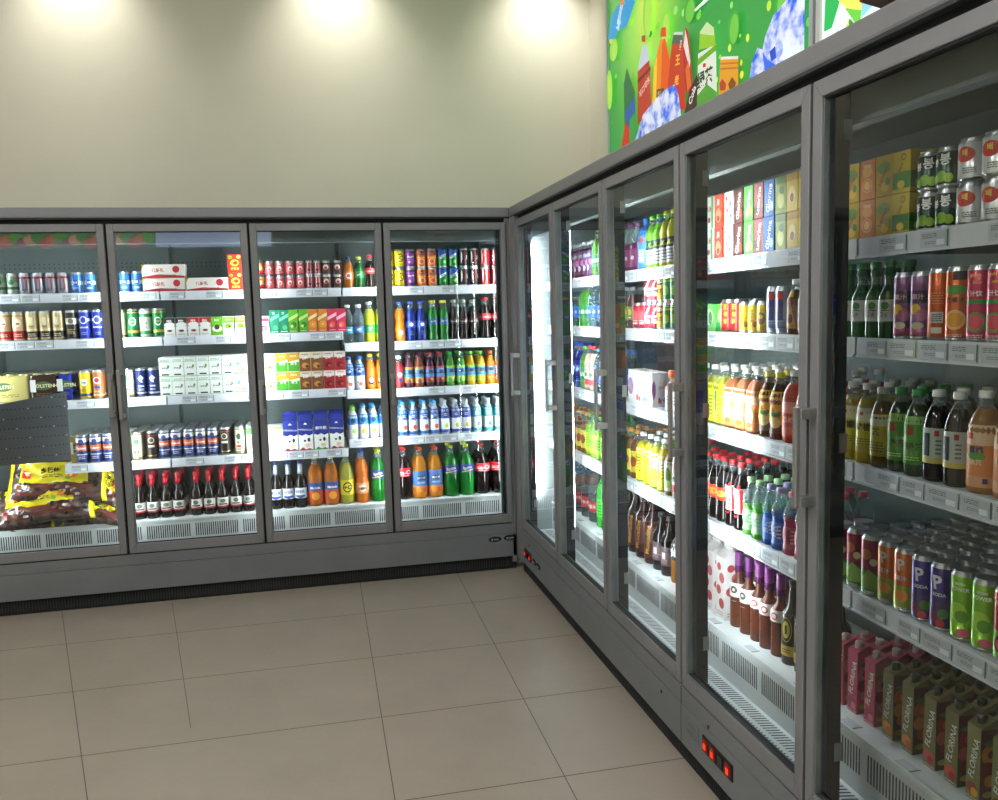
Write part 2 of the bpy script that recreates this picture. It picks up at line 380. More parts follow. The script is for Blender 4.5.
gcan('congee','pink round-badged congee can',.083,.028,'#c4555c',[(.0,.008,'#8a2c34')],[('e',0,.04,.026,.026,'#f2d9cf'),('e',0,.036,.016,.014,'#a83a3f'),('t','八宝粥',0,.066,.008,0,W)],name='congee_can')
gcan('congeered','dark red striped congee can',.083,.0215,'#8a2632',[],[('r',-.008,.042,.006,.06,'#e8c9c9'),('r',.008,.042,.006,.06,'#d98d92'),('e',0,.03,.018,.016,'#3a1218')],name='congee_can')
gcan('congeebrown','dark brown congee can',.083,.031,'#4a1d1f',[(.0,.008,'#a8894a')],[('e',0,.045,.032,.03,'#d9cbb5'),('e',0,.04,.02,.018,'#7a3028'),('t','八宝粥',0,.072,.008,0,'#e8d9a0')],name='congee_can')
gcan('goldred','gold and red congee can',.083,.029,'#c98f3a',[(.0,.03,'#b5202a')],[('e',0,.045,.03,.03,'#f0d9a0')],name='congee_can')
def c330(key,look,base,bands=(),decs=()): gcan(key,look,.115,.032,base,bands,decs)
c330('ccan','yellow °C soda can','#efd61f',[(.0,.02,'#d7b813')],[('o',0,.062,.05,.05,'#222'),('t','°C',0,.062,.022,0,'#1b1b1b',.03),('l',0,.024,.03,.01,2,'#5a4a10')])
c330('purplecan','purple grape soda can','#5e2468',[(.08,.09,'#8a4aa0')],[('e',.004,.045,.034,.04,'#8b3fa0'),('t','Fanta',0,.07,.014,8,W,.03),('e',-.01,.035,.014,.014,'#c9a0d8')])
c330('orangecan','orange soda can','#d96f2e',[(.06,.066,'#f0a050')],[('e',0,.04,.04,.04,'#f2b07a'),('e',0,.038,.026,.026,'#e0662a'),('t','Fanta',0,.082,.016,8,'#1e3a78',.03),('e',0,.095,.02,.01,'#3a2418')])
c330('spritecan','green blue lemon soda can','#15803e',[(.07,.115,'#1e4c96')],[('p',[(-.022,.05),(.022,.075),(.022,.09),(-.022,.068)],W),('t','Sprite',0,.07,.016,12,'#17479a',.02),('e',.008,.035,.018,.018,'#a6cf3a')])
c330('zerocan','black zero cola can','#161416',[],[('t','Coca-Cola',0,.06,.013,90,'#d42028',.01),('t','ZERO',.018,.06,.008,90,W,.02),('p',[(-.022,.02),(-.012,.05),(-.014,.09),(-.022,.1)],W)])
c330('cokecan','red cola can','#cf1620',[],[('t','Coca-Cola',.0,.06,.017,90,W,.015),('p',[(-.024,.01),(-.016,.05),(-.019,.1),(-.026,.11)],W)])
# ---- far wall bottles
def pb(key,look,H,R,style,liq,capc,lab=None,decs=(),name='soda_bottle',**k): bottle(key,name,look,H,R,style,liq,capc,lab,decs,**k)
pb('smallorange','small orange soda bottle blue cap',.19,.031,'pet','#c9761e','#2a3a6e',(.05,.1,'#e07b28'),[('e',0,.075,.036,.034,W),('e',0,.075,.024,.022,'#d8541c')])
pb('smallgreen','small green soda bottle',.19,.03,'pet','#1c6a28','#b9cc2a',(.06,.1,'#1c8a3a'),[('t','Sprite',0,.08,.013,10,W,.02)])
pb('smallcoke','small cola bottle red cap',.2,.03,'cola','#21100c','#c8202a',(.085,.12,'#d51c24'),[('t','Coca-Cola',0,.102,.015,0,W,.01)])
pb('wahaha','clear water bottle teal label',.235,.032,'pet','#b9c9c8','#dfe6e6',(.06,.1,'#2a8a9c'),[('t','纯净水',0,.08,.014,0,W,.02)],name='water_bottle',liqkind='clear',fill=1)
pb('bluewater','clear water bottle blue label',.235,.031,'pet','#bccbd2','#e6ecee',(.065,.1,'#2b62b8'),[('t','冰露',0,.082,.014,0,W,.02)],name='water_bottle',liqkind='clear',fill=1)
pb('limeplastic','lime yellow drink bottle green label',.25,.031,'yog','#c9d42a','#e8ece0',(.06,.11,'#2c9a3c'),[('t','7°',0,.085,.022,0,W,.02)])
pb('yogblue','blue and white yogurt drink bottle',.205,.031,'yog','#e6ebf0','#2f7ad0',(.01,.165,'#e9eef5',[(.09,.165,'#2a6cc4')]),[('e',0,.115,.036,.04,'#15386e'),('t','优酸',0,.118,.014,0,W),('e',.008,.04,.024,.024,'#e25c33'),('e',-.01,.05,.012,.012,'#f2b23c')],name='yogurt_bottle',fill=1)
pb('orangeblack','orange juice bottle with black print',.22,.03,'yog','#e58a1c','#f0c41e',(.02,.14,'#e8761e'),[('p',[(-.02,.04),(-.006,.09),(.004,.05),(.018,.1),(.012,.03)],'#2a1a10'),('e',0,.06,.026,.03,'#b9d4ea')],name='juice_bottle')
for key,look,liq,cap,c1,c2 in (('minpurple','purple grape juice bottle','#5d1f3c','#5f2140','#7a2450','#e08a2e'),('minrose','rose juice bottle','#a8503c','#7a2850','#8e3a5a','#e0a04a'),('mindark','dark berry juice bottle','#3f1426','#9c2038','#5a1830','#b03a50'),('mingreen','green grape juice bottle','#49982a','#2e9a3a','#3c9a30','#8cc63f'),('minlime','yellow juice bottle green cap','#d3a81e','#5fb32c','#e2b62a','#9ccb3c'),('minorange','orange juice bottle orange cap','#e58e17','#e0641e','#f0a01e','#e8621e')):
    pb(key,look,.215,.031,'wave',liq,cap,(.03,.13,c2,[(.065,.115,'#3f86c4')]),[('e',-.004,.042,.03,.026,c1),('e',.012,.05,.018,.018,'#f0c43c'),('r',.006,.098,.028,.02,'#1d2a30'),('l',.006,.098,.022,.014,2,W)],name='juice_bottle',fill=.9)
pb('redwhite','red and white milk drink bottle',.2,.028,'pet','#b0333a','#f0f0f0',(.03,.13,'#c42a34'),[('e',0,.085,.03,.03,'#f4e4d8'),('r',.004,.05,.024,.016,'#2a58a8')],name='yogurt_bottle')
pb('fantabottle','orange soda bottle blue cap',.245,.032,'wave','#d98618','#2b4cb0',(.02,.085,'#e67f26'),[('e',0,.055,.034,.03,'#f6dfd0'),('t','Fanta',0,.055,.012,8,'#233c8c',.02)])
pb('pepsi','blue cola bottle',.245,.031,'wave','#12339c','#1e4cc8',(.085,.125,'#1d52c8'),[('e',0,.105,.026,.026,W),('p',[(-.013,.108),(.0,.112),(.013,.108),(.008,.116),(-.008,.117)],'#d02028'),('l',0,.05,.02,.03,3,'#5a86e0')])
pb('spritebottle','green lemon soda bottle yellow cap',.25,.032,'wave','#188a2c','#d8cf2e',(.1,.14,'#1d5f8c'),[('t','Sprite',0,.12,.014,10,W,.02)])
pb('cokeglass','slim cola bottle grey cap',.25,.027,'cola','#1c0c0a','#b9b9ae',(.1,.135,'#3a1414'),[('t','Coca-Cola',0,.117,.013,0,'#e0d4cc',.01),('r',0,.06,.004,.05,'#4a2a24')],neck=.011)
pb('coke500','cola bottle with red label',.26,.034,'cola','#1d0b08','#d3222a',(.12,.16,'#d81c24'),[('t','Coca-Cola',0,.14,.018,0,W,.01)])
pb('coke2','large red-labelled cola bottle',.33,.052,'big','#1b0a08','#d2222a',(.15,.205,'#d81c24'),[('t','Coca-Cola',0,.178,.027,0,W,.015),('l',0,.157,.06,.006,1,W)],neck=.015,seg=20)
pb('orange2','large orange juice bottle',.325,.048,'big','#e08e14','#d8481c',(.03,.18,'#e07c2a',[(.08,.18,'#4b78b8')]),[('e',-.012,.062,.05,.045,'#f29a1e'),('e',.026,.056,.035,.036,'#e0601e'),('r',0,.135,.05,.026,'#17283a'),('t','美汁源',0,.135,.017,0,W,.02),('l',0,.105,.05,.012,2,'#e8eef6')],name='juice_bottle',neck=.015,seg=20)
pb('sprite2','large green lemon soda bottle',.33,.05,'big','#128428','#cddc36',(.15,.205,'#1f3f8c'),[('t','Sprite',0,.18,.024,10,W,.02),('p',[(-.04,.152),(.04,.165),(.04,.172),(-.04,.158)],'#e2d838')],neck=.015,seg=20)
pb('c2','large pale yellow soda bottle',.315,.045,'big','#b9b440','#e2d628',(.06,.155,'#ecdc22'),[('o',0,.108,.062,.066,'#1c1c1c'),('t','+C',0,.108,.028,0,'#1c1c1c',.03),('l',0,.07,.03,.008,2,'#444')],neck=.015,seg=20)
pb('fanta2','large orange soda bottle blue cap',.33,.043,'wave','#e0781a','#28489c',(.06,.13,'#f0a05a'),[('e',0,.095,.05,.045,'#f7e2d4'),('t','Fanta',0,.095,.018,8,'#22397c',.03)],neck=.015,seg=20)
pb('mirinda2','large orange soda bottle blue label',.31,.048,'big','#c97018','#c7b62c',(.03,.15,'#c9491e',[(.1,.15,'#24509c')]),[('e',0,.065,.05,.05,'#e8a02a'),('t','Mirinda',0,.118,.016,0,W,.03)],neck=.015,seg=20)
pb('beerdark','dark brown beer bottle',.285,.036,'beer','#1a120c','#1c3c78',(.06,.125,'#dfe4ea'),[('p',[(-.03,.07),(.0,.06),(.03,.07),(.03,.08),(-.03,.08)],'#23408c'),('t','BEER',0,.102,.018,0,'#23408c',.02)],name='beer_bottle',foil='#c7d2e6',fill=1,caph=.01,labr=1.01)
pb('beerred','dark red-necked beer bottle',.27,.034,'beer','#150d0a','#b8182a',(.04,.1,'#d9d6cf',[(.04,.05,'#a8232a')]),[('e',0,.08,.03,.026,'#54705c'),('r',0,.06,.05,.008,'#33302a')],name='beer_bottle',foil='#c42434',fill=1,caph=.03,capr=.0155,labr=1.01)
for key,look,c,cap,f in (('maiblue','blue and white lactic drink bottle','#2c67bc','#3aa0e0','#e0503a'),('maigreen','navy and lime yogurt bottle','#3a4a9c','#dfe6ee','#b7cf3a'),('maiteal','teal and white vitamin bottle','#35a3a8','#dbe8ec','#2d6c9c')):
    pb(key,look,.215,.031,'yog','#dfe8ee',cap,(.01,.165,'#e6ecf2',[(.1,.165,c),(.01,.03,c)]),[('p',[(-.03,.1),(.0,.12),(.03,.09),(.03,.1),(-.03,.13)],c if key!='maiblue' else W),('r',.0,.125,.026,.026,'#1d3f86' if key!='maiteal' else '#e9f4f4'),('l',0,.125,.02,.02,2,W if key!='maiteal' else '#1d6f86'),('e',.008,.055,.024,.03,f),('e',-.01,.065,.014,.014,W)],name='yogurt_bottle',fill=1,seg=14)
pb('lacgreen','lime capped white yogurt bottle',.2,.03,'yog','#e9eee6','#79c23a',(.01,.15,'#e8eef2',[(.09,.15,'#2f77b8')]),[('e',0,.115,.03,.03,'#142c5a'),('e',.006,.05,.028,.03,'#8fcb3c')],name='yogurt_bottle',fill=1)
pb('lacpine','blue capped fruit yogurt bottle',.205,.03,'yog','#e9eef2','#3c8fd6',(.01,.155,'#edf0f2',[(.09,.155,'#2e86cf')]),[('e',0,.118,.03,.03,'#142c5a'),('e',.004,.05,.03,.034,'#f0b42c')],name='yogurt_bottle',fill=1)
# ---- cartons
carton('milkblack','milk_carton','small black and white milk carton',.062,.04,.11,'#eeeeea',[('r',0,.085,.06,.05,'#23211f'),('e',0,.07,.06,.03,'#eeeeea'),('t','Milk',0,.093,.012,0,W),('e',0,.035,.03,.014,'#5a2c22'),('l',0,.014,.04,.01,2,'#777')])
carton('milkred','milk_carton','red and white small milk carton',.062,.04,.11,'#eeeeea',[('r',0,.085,.06,.05,'#b8242c'),('e',0,.07,.06,.03,'#eeeeea'),('t','Milk',0,.093,.012,0,W),('e',0,.035,.03,.014,'#7a2c22'),('l',0,.014,.04,.01,2,'#777')])
carton('milkgreen','milk_carton','lime green small milk carton',.064,.04,.11,'#6cbf1f',[('e',0,.04,.056,.036,'#f2f6ea'),('e',0,.05,.03,.03,'#4a3b28'),('t','燕麦',0,.092,.014,0,W)])
carton('milklime','milk_carton','lime and white small milk carton',.064,.04,.11,'#f0f4ea',[('r',0,.09,.062,.034,'#86cf2a'),('e',.0,.055,.04,.03,'#7fce2c'),('e',.006,.052,.01,.01,'#222'),('t','谷粒多',0,.092,.012,0,W),('l',0,.015,.04,.01,2,'#678')])
carton('milkwhite','milk_carton','green-trimmed white milk box',.068,.05,.112,'#f0f4f0',[('l',0,.095,.05,.014,2,'#4f8f5a'),('t','纯牛奶',0,.05,.013,0,'#333a36'),('e',.018,.06,.012,.018,'#56a04a'),('r',0,.012,.04,.008,'#2b2f2e')],bands=[(.085,.087,'#6fbf5a'),(0.0,.004,'#9fd08a')])
carton('milkblue','milk_carton','blue-lettered white milk box',.068,.05,.112,'#f0f4f6',[('t','蒙牛',0,.062,.024,0,'#2d86d8',.02),('e',-.01,.025,.02,.01,'#e98a2c'),('e',.014,.025,.02,.01,'#57a83c')],bands=[(.0,.012,'#8fc878')])
carton('yoyo','milk_carton','green-striped white yogurt box',.085,.05,.112,'#eff3ea',[('t','纯甄',0,.065,.018,10,'#3d8a46'),('e',.0,.03,.06,.024,'#7fb65a'),('e',.01,.032,.02,.016,'#c65a3a')])
carton('greenbox','milk_carton','green yellow milk drink box',.066,.05,.112,'#eef0dc',[('p',[(-.033,.06),(.033,.075),(.033,.112),(-.033,.112)],'#d8a824'),('r',0,.03,.064,.055,'#4aa82c'),('l',0,.095,.04,.012,2,W),('t','果粒',0,.05,.018,0,W,.03)])
carton('brownbox','milk_carton','brown walnut milk box',.066,.05,.112,'#e2d2b8',[('r',0,.04,.064,.08,'#7c4a22'),('e',0,.035,.04,.034,'#c98d4a'),('e',.01,.03,.02,.018,'#5a3214'),('t','核桃',0,.08,.016,8,W,.03),('l',0,.102,.04,.01,1,'#5a3a20')])
carton('redbox','milk_carton','dark red date milk box',.066,.05,.112,'#e8dcd4',[('r',0,.04,.064,.08,'#9c1f26'),('e',0,.034,.04,.034,'#5e1216'),('e',.008,.03,.02,.018,'#c23a30'),('t','红枣',0,.08,.016,8,W,.03),('l',0,.102,.04,.01,1,'#7a2020')])
carton('teal','juice_carton','teal tea carton',.053,.04,.14,'#137a5c',[('p',[(-.028,.09),(.028,.12),(.028,.1),(-.028,.07)],'#6fd0a4'),('t','茶',-.004,.12,.016,0,W),('e',.004,.035,.03,.03,'#49b070'),('l',0,.012,.04,.008,1,W)])
carton('lime','juice_carton','lime green juice carton',.053,.04,.14,'#57a52a',[('p',[(-.028,.09),(.028,.12),(.028,.1),(-.028,.07)],'#c2e07a'),('e',.002,.05,.034,.034,'#2f6e24'),('e',-.008,.042,.018,.018,'#c8dc6a'),('l',0,.012,.04,.008,1,W)])
carton('orange','juice_carton','orange juice carton',.053,.04,.14,'#d97f2c',[('p',[(-.028,.09),(.028,.12),(.028,.1),(-.028,.07)],'#f3d6a0'),('e',.002,.05,.038,.038,'#f0b04c'),('o',.002,.05,.03,.03,'#c9581c'),('l',0,.012,.04,.008,1,W)])
carton('pink','juice_carton','pink peach juice carton',.053,.04,.14,'#d02c56',[('p',[(-.028,.09),(.028,.12),(.028,.1),(-.028,.07)],'#f2b8c8'),('e',.002,.045,.034,.036,'#e8624a'),('e',-.006,.04,.018,.02,'#f0a080'),('l',0,.012,.04,.008,1,W)])
carton('pinksmall','juice_carton','white carton with purple fruit',.06,.045,.105,'#efe8ea',[('e',0,.035,.034,.034,'#8a1f4c'),('e',0,.035,.018,.018,'#d98ab0'),('r',0,.085,.056,.02,'#b02c50')])
carton('gable','milk_carton','blue-topped litre milk carton',.085,.07,.185,'#f1f2ec',[('p',[(-.042,.1),(-.02,.092),(0,.102),(.02,.09),(.042,.1),(.042,.185),(-.042,.185)],'#1d2f8e'),('p',[(-.012,.16),(0,.172),(.012,.16)],W),('t','WEIDENDORF',0,.128,.01,-4,W,.01),('e',.018,.065,.016,.026,'#202020'),('e',-.006,.06,.014,.012,'#202020'),('e',.012,.03,.03,.024,'#e8c8b0'),('p',[(-.042,0),(-.02,.02),(0,.006),(.02,.014),(.042,.004),(.042,0)],'#b0282c')],top='gable',topc='#1d2f8e')
carton('gableg','milk_carton','blue-topped milk carton, green base',.085,.07,.185,'#f1f2ec',[('p',[(-.042,.1),(-.02,.092),(0,.102),(.02,.09),(.042,.1),(.042,.185),(-.042,.185)],'#1d2f8e'),('t','鲜牛奶',0,.135,.022,0,W,.02),('e',.018,.065,.016,.026,'#202020'),('e',-.006,.06,.014,.012,'#202020'),('e',.012,.03,.03,.024,'#e8c8b0'),('p',[(-.042,0),(-.02,.02),(0,.006),(.02,.014),(.042,.004),(.042,0)],'#3f8a3c')],top='gable',topc='#1d2f8e')
carton('whitegable','milk_carton','pale green and white milk pack',.09,.06,.16,'#eef3ea',[('e',0,.05,.07,.04,'#a9d08f'),('l',0,.11,.05,.03,3,'#6a9a5a'),('r',0,.148,.088,.018,'#7fb65a')])
carton('greencarton','milk_carton','white and green tall milk carton',.062,.05,.165,'#e8eee4',[('r',0,.14,.06,.04,'#57a04a'),('t','MILK',0,.09,.012,0,'#2c6c38'),('l',0,.05,.04,.03,3,'#7a8a7a')])
carton('giftpack','milk_drink_pack','red-white long drink pack',.235,.08,.078,'#ece4de',[('p',[(-.117,0),(.117,0),(.117,.012),(-.02,.022),(-.117,.01)],'#b82630'),('t','优酸乳',-.03,.045,.022,0,'#c03a3c',.02),('e',.07,.05,.04,.04,'#b82630'),('l',.02,.018,.1,.008,1,'#777'),('p',[(-.117,.05),(-.1,.078),(-.117,.078)],'#d8b43c')],sides=False,cat='pack')
carton('redyellow','drink_box','red-yellow floral drink box',.08,.06,.105,'#cf2f1e',[('e',0,.055,.05,.04,'#f2c23a'),('e',.004,.055,.026,.022,'#d8301e'),('e',-.024,.088,.024,.02,'#8fb02c'),('e',.024,.09,.024,.02,'#f0d060'),('t','王老吉',0,.022,.016,0,'#f6dc50',.02)])
# ---- right-hand fridges
W2='#efeeea'
def rc(key,name,look,H,R,base,bands,decs,reps=2,**k): can(key,name,look,H,R,base,decs,bands,reps=reps,near=True,**k)
rc('guava','juice_can','pink guava juice tall can',.17,.029,'#b5144a',[(.085,.095,'#2f8a3a'),(.0,.012,'#7a0c30')],[('t','guava',-.002,.147,.008,0,'#f0d040',.02),('t','juice',.002,.132,.009,0,'#f0d040',.02),('t','汁饮',0,.108,.013,0,W2),('e',0,.045,.044,.044,'#3b9a3c'),('e',0,.045,.034,.034,'#e2405a'),('l',0,.014,.03,.008,2,W2)])
rc('orangejuice','juice_can','orange mango juice tall can',.17,.029,'#cc5c16',[(.0,.012,'#a84510')],[('e',0,.118,.05,.022,'#4d9a2e'),('r',.01,.15,.03,.02,'#2a2320'),('e',0,.05,.046,.046,'#f7c87a'),('e',0,.05,.034,.034,'#efa31e'),('t','芒果汁',0,.095,.013,0,'#38301c',.02),('l',0,.014,.03,.008,2,W2)])
rc('plainorange','juice_can','plain orange tall can turned backwards',.17,.029,'#c4561a',[],[('r',.0,.055,.03,.026,'#d6d4cf'),('r',.0,.025,.024,.014,'#e8e4dc'),('l',.0,.055,.024,.02,4,'#333'),('l',.0,.1,.03,.03,5,'#e09a60')])
rc('purplemix','juice_can','purple and pink mixed juice can',.165,.0275,'#7a4470',[(.09,.12,'#3a2048'),(.0,.03,'#a0466a')],[('e',-.006,.075,.026,.026,'#e0b830'),('e',.01,.06,.03,.03,'#b0507c'),('t','果汁',0,.105,.014,0,'#e8b0c8',.02),('e',0,.035,.03,.018,'#d8c8a8')])
bottle('shochu','rice_wine_bottle','green glass rice wine bottle',.2,.0265,'beer','#1f5a28','#2a8a34',(.045,.1,'#d9dcd4'),[('e',0,.085,.02,.02,'#3c8a3c'),('t','酒',0,.065,.02,0,'#333',.02)],liqkind='glassy',fill=1,seg=20)
rc('grapecan','juice_can','small dark green grape can',.092,.03,'#14352a',[(.0,.012,'#0b2019')],[('t','봉',.004,.064,.026,0,W2,.03),('t','봉',-.02,.058,.018,0,W2,.03),('e',-.004,.026,.024,.026,'#7fae2a'),('e',.012,.022,.02,.022,'#9bc438'),('e',-.018,.02,.018,.02,'#6c9a24')])
rc('whitecan','juice_can','white red-oval small can',.095,.034,'#cfd0d0',[(.0,.004,'#9a9c9e')],[('e',-.006,.06,.044,.034,'#c3281f'),('t','배',-.006,.064,.015,0,'#f3d44a',.03),('l',.004,.025,.03,.014,3,'#555'),('l',.048,.05,.03,.07,12,'#55595e')])
def c2(key,look,base,dd,W_=.062): carton(key,'juice_carton',look,W_,.045,.1,base,dd)
c2('yeljuice','yellow lemon juice carton','#d0a91a',[('e',.0,.07,.05,.03,'#6c9a2a'),('t','Lemon',-.004,.05,.014,60,'#b4441a',.02),('e',.004,.022,.03,.024,'#f0c83c'),('e',.014,.035,.016,.02,'#4f8a2c')])
c2('orajuice','orange citrus juice carton','#cf7a24',[('e',0,.07,.04,.03,'#e8a040'),('e',0,.035,.04,.036,'#f0b860'),('o',0,.035,.034,.03,'#d0701c'),('t','Orange',0,.085,.01,0,'#f8e8c0',.02)])
c2('greenyel','yellow and green juice carton','#c8b022',[('r',0,.03,.06,.04,'#3a7a2c'),('o',.008,.085,.016,.016,'#333'),('t','Juice',-.002,.06,.012,60,'#8c5a14',.02),('e',0,.02,.026,.02,'#e0c040')])
# florina slim cartons
def flor(key,look,base,c1,c2_,face='#7b7350',capc='#1f2a20'):
    carton(key,'juice_carton',look,.043,.043,.185,base,[('t','FLORINA',0,.105,.019,80,'#0f0f0f' if base!='#b23c58' else '#7a1830',.045,.1),('t','FLORINA',0.001,.1055,.0185,80,'#eceadf',.015,.1),('e',-.002,.03,.034,.03,c2_),('e',.006,.022,.022,.022,c1),('l',0,.006,.04,.005,1,'#ddd')],
      top='slant',capc=capc,sdecs=[('r',0,.092,.042,.18,face),('e',0,.12,.038,.046,c1),('e',.006,.12,.018,.02,c2_),('e',-.003,.085,.034,.036,c2_),('e',.004,.055,.028,.03,c1),('p',[(-.018,.15),(.01,.158),(.02,.145),(0,.14)],'#4a7a34'),('e',0,.022,.03,.016,'#b8a83a')],cat='carton')
flor('florpink','pink fruit juice carton',   '#b23c58','#d06a84','#8a1c3c','#c4506c','#c9b0b4')
flor('florapri','apricot juice carton','#77703f','#c9621c','#d98a2a','#5c4a2a')
flor('florcherry','cherry juice carton','#77703f','#a8141c','#d04a3c','#5a2a26')
flor('florpeach','peach juice carton','#7b7a48','#e8a41c','#8a2418','#6a3024')
# tall power cans
def tall(key,look,base,b2,decs): rc(key,'juice_can',look,.165,.031,base,[(.0,.07,b2)],decs)
tall('tmaroon','maroon watermelon tall can','#8c1f3a','#3f7f3e',[('e',-.008,.115,.03,.03,'#c86a40'),('e',.012,.095,.02,.02,'#e8d8b0'),('p',[(-.03,.04),(0,.075),(.03,.05),(.02,.02),(-.02,.02)],'#8fbf4c'),('l',0,.013,.03,.008,1,W2)])
tall('torange','orange and green tall can','#cf6a24','#94a13a',[('t','P',0,.125,.03,8,'#e8e6e0',.03),('t','果汁',0,.09,.014,0,'#e8e6e0'),('e',0,.045,.04,.03,'#e0912c'),('l',0,.013,.03,.008,1,W2)])
tall('tpurple','purple berry tall can','#3c2a80','#46356e',[('t','P',-.002,.12,.034,8,'#e6e4ee',.03),('t','SODA',.002,.09,.009,0,'#e6e4ee',.03),('e',-.008,.035,.026,.026,'#7a2a4c'),('e',.012,.045,.024,.024,'#3f7a3a'),('e',.006,.02,.02,.02,'#c23a3c')])
tall('tgreen','lime green apple tall can','#7db81c','#8cc62a',[('t','GREEN',0,.137,.006,0,'#f0f4e4',.03),('t','POWER',0,.124,.0095,0,'#f0f4e4',.03),('e',-.004,.07,.044,.046,'#a6d83a'),('e',.006,.06,.03,.03,'#5f9a1c'),('e',.01,.022,.03,.02,'#d85a7a')])
tall('tred','red passion fruit tall can','#a31a30','#6cae2a',[('t','FRUIT',0,.13,.011,0,'#f0d8c0',.02),('e',0,.04,.04,.04,'#4a1030'),('e',0,.04,.028,.028,'#c93a6c'),('e',0,.04,.014,.014,'#f0e0e0')])
# teas and juices on the third shelf
pb('yeltea','yellow citron tea bottle',.215,.0305,'pet','#b9a41a','#dad8d0',(.03,.15,'#c9c21e',[(.115,.15,'#dcd8b4'),(.03,.05,'#b4a818')]),[('e',-.004,.135,.01,.01,'#c23a2c'),('t','柠檬',0,.1,.022,0,'#2e2a18',.03),('l',0,.06,.04,.02,3,'#6c6a28')],name='tea_bottle',seg=20)
pb('browntea','amber tea bottle yellow label',.21,.03,'pet','#7a5a20','#d4d0c8',(.03,.14,'#bcb428',[(.11,.14,'#d8d4b8')]),[('t','茶',.0,.095,.022,0,'#2e3a18',.03),('l',0,.055,.04,.03,4,'#5c5a20')],name='tea_bottle',seg=20)
pb('greentea','green tea bottle green cap',.215,.0305,'pet','#3a4a1c','#2a9a3c',(.03,.15,'#3f9022',[(.13,.15,'#8fc060')]),[('r',-.004,.115,.014,.022,'#a8281c'),('t','绿茶',.006,.075,.02,0,'#1e4a14',.03),('l',0,.045,.04,.012,2,'#bfe08a')],name='tea_bottle',seg=20)
pb('blacktea','dark oolong tea bottle white label',.22,.0325,'pet','#1d130e','#eceae6',(.045,.13,'#b9c2b8',[(.045,.058,'#c8b858')]),[('r',-.016,.09,.018,.055,'#23302c'),('r',.008,.118,.01,.014,'#a8282c'),('l',.012,.085,.012,.04,4,'#44504a')],name='tea_bottle',seg=20)
pb('peachtea','pale orange peach tea bottle',.23,.037,'pet','#b07a3c','#efece6',(.015,.155,'#dd8a4a',[(.11,.155,'#e8c4a0'),(.015,.04,'#e2a070')]),[('r',-.014,.13,.014,.014,'#d43a24'),('e',0,.085,.04,.018,'#5a9a38'),('t','蜜桃',0,.1,.016,0,'#1d3a5c',.03),('t','冰茶',0,.072,.013,0,'#f4e8c8',.02),('r',.02,.03,.01,.012,'#233c78')],name='tea_bottle',seg=20)
# fourth side door
def tb(key,look,base,dd): carton(key,'juice_carton',look,.06,.045,.112,base,dd)
tb('bxwhite','white-green juice box','#e6eee4',[('t','乳酸',0,.07,.02,0,'#c2393c',.02),('r',.022,.056,.014,.11,'#6fb85a'),('e',0,.03,.02,.02,'#c24a4c')])
tb('bxorange','orange red juice box','#d84a26',[('e',0,.04,.04,.05,'#f0a878'),('t','果',0,.085,.022,0,W2,.03),('e',.0,.03,.02,.02,'#c22c1c')])
tb('bxdots','pink-dotted white box','#efe6e6',[('e',-.015,.09,.016,.016,'#d8405c'),('e',.012,.07,.016,.016,'#d8405c'),('e',-.01,.05,.018,.018,'#e0607a'),('e',.014,.03,.014,.014,'#d8405c'),('l',0,.012,.04,.01,1,'#888')])
tb('bxbrown','brown glossy juice box','#552a26',[('t','Glorina',0,.056,.022,80,'#e8dcd4',.02),('e',.016,.03,.02,.03,'#c23a34')])
tb('bxgreen','green glossy juice box','#4fae3c',[('t','Glorina',0,.056,.022,80,W2,.02),('e',.016,.03,.02,.03,'#d8e83c')])
tb('bxred','red brown juice box','#8e2c2a',[('t','Glorina',0,.056,.022,80,'#e8dcd4',.02),('e',-.016,.03,.02,.03,'#3a1a18')])
tb('bxblue','blue glossy juice box','#2f6ac0',[('t','Glorina',0,.056,.022,80,W2,.02),('e',.016,.03,.02,.03,'#9cc4ee')])
tb('bxlime','olive lime juice box','#8fa03a',[('e',0,.04,.036,.05,'#c8cc60'),('e',.006,.07,.026,.024,'#4f7a24'),('r',0,.1,.064,.02,'#5c7a2c')])
tb('bxyellow','yellow mango juice box','#cfae30',[('e',0,.05,.036,.05,'#e8d070'),('e',.0,.04,.02,.026,'#8c5c1c'),('r',0,.1,.064,.02,'#b48c1c')])
carton('bxgreenbig','juice_carton','green box with pale leaf print',.1,.05,.1,'#5fc24a',[('e',0,.055,.07,.06,'#c9f0a8'),('e',.01,.05,.03,.05,'#2f8a3c'),('r',-.03,.02,.03,.03,'#2fa04c')])
c330('wlj','red herbal tea can','#c61c1c',[],[('t','王',0,.09,.016,0,'#f2ce3a',.03),('t','老',0,.065,.016,0,'#f2ce3a',.03),('t','吉',0,.04,.016,0,'#f2ce3a',.03)])
gcan('yelcan','yellow coconut juice can',.105,.027,'#e5c22a',[(.0,.01,'#c99c1c')],[('t','椰汁',0,.06,.022,90,'#c9401c',.02),('e',.014,.03,.016,.02,'#8c5a1c')])
gcan('goldcan','golden drink can',.105,.028,'#d1ab2e',[(.04,.06,'#e8d47a')],[('e',0,.05,.034,.04,'#8a5a1a'),('t','金',0,.055,.018,0,'#f4e08a',.02)])
gcan('silverblue','tall silver and blue drink can',.15,.0275,'#b3b8c8',[(.0,.05,'#9aa4c2')],[('r',0,.09,.02,.09,'#3a3f8c'),('e',0,.12,.026,.024,'#c84a3c'),('l',0,.03,.03,.02,3,'#4a4f7c')])
pb('brownpet','brown coffee bottle white cap',.17,.0295,'yog','#6e4630','#e6e6e2',(.02,.11,'#7a4a30'),[('p',[(-.02,.02),(.02,.02),(0,.105)],'#c9954a'),('e',0,.05,.018,.03,'#5c2418'),('r',0,.125,.02,.02,'#d8b030')],name='coffee_bottle')
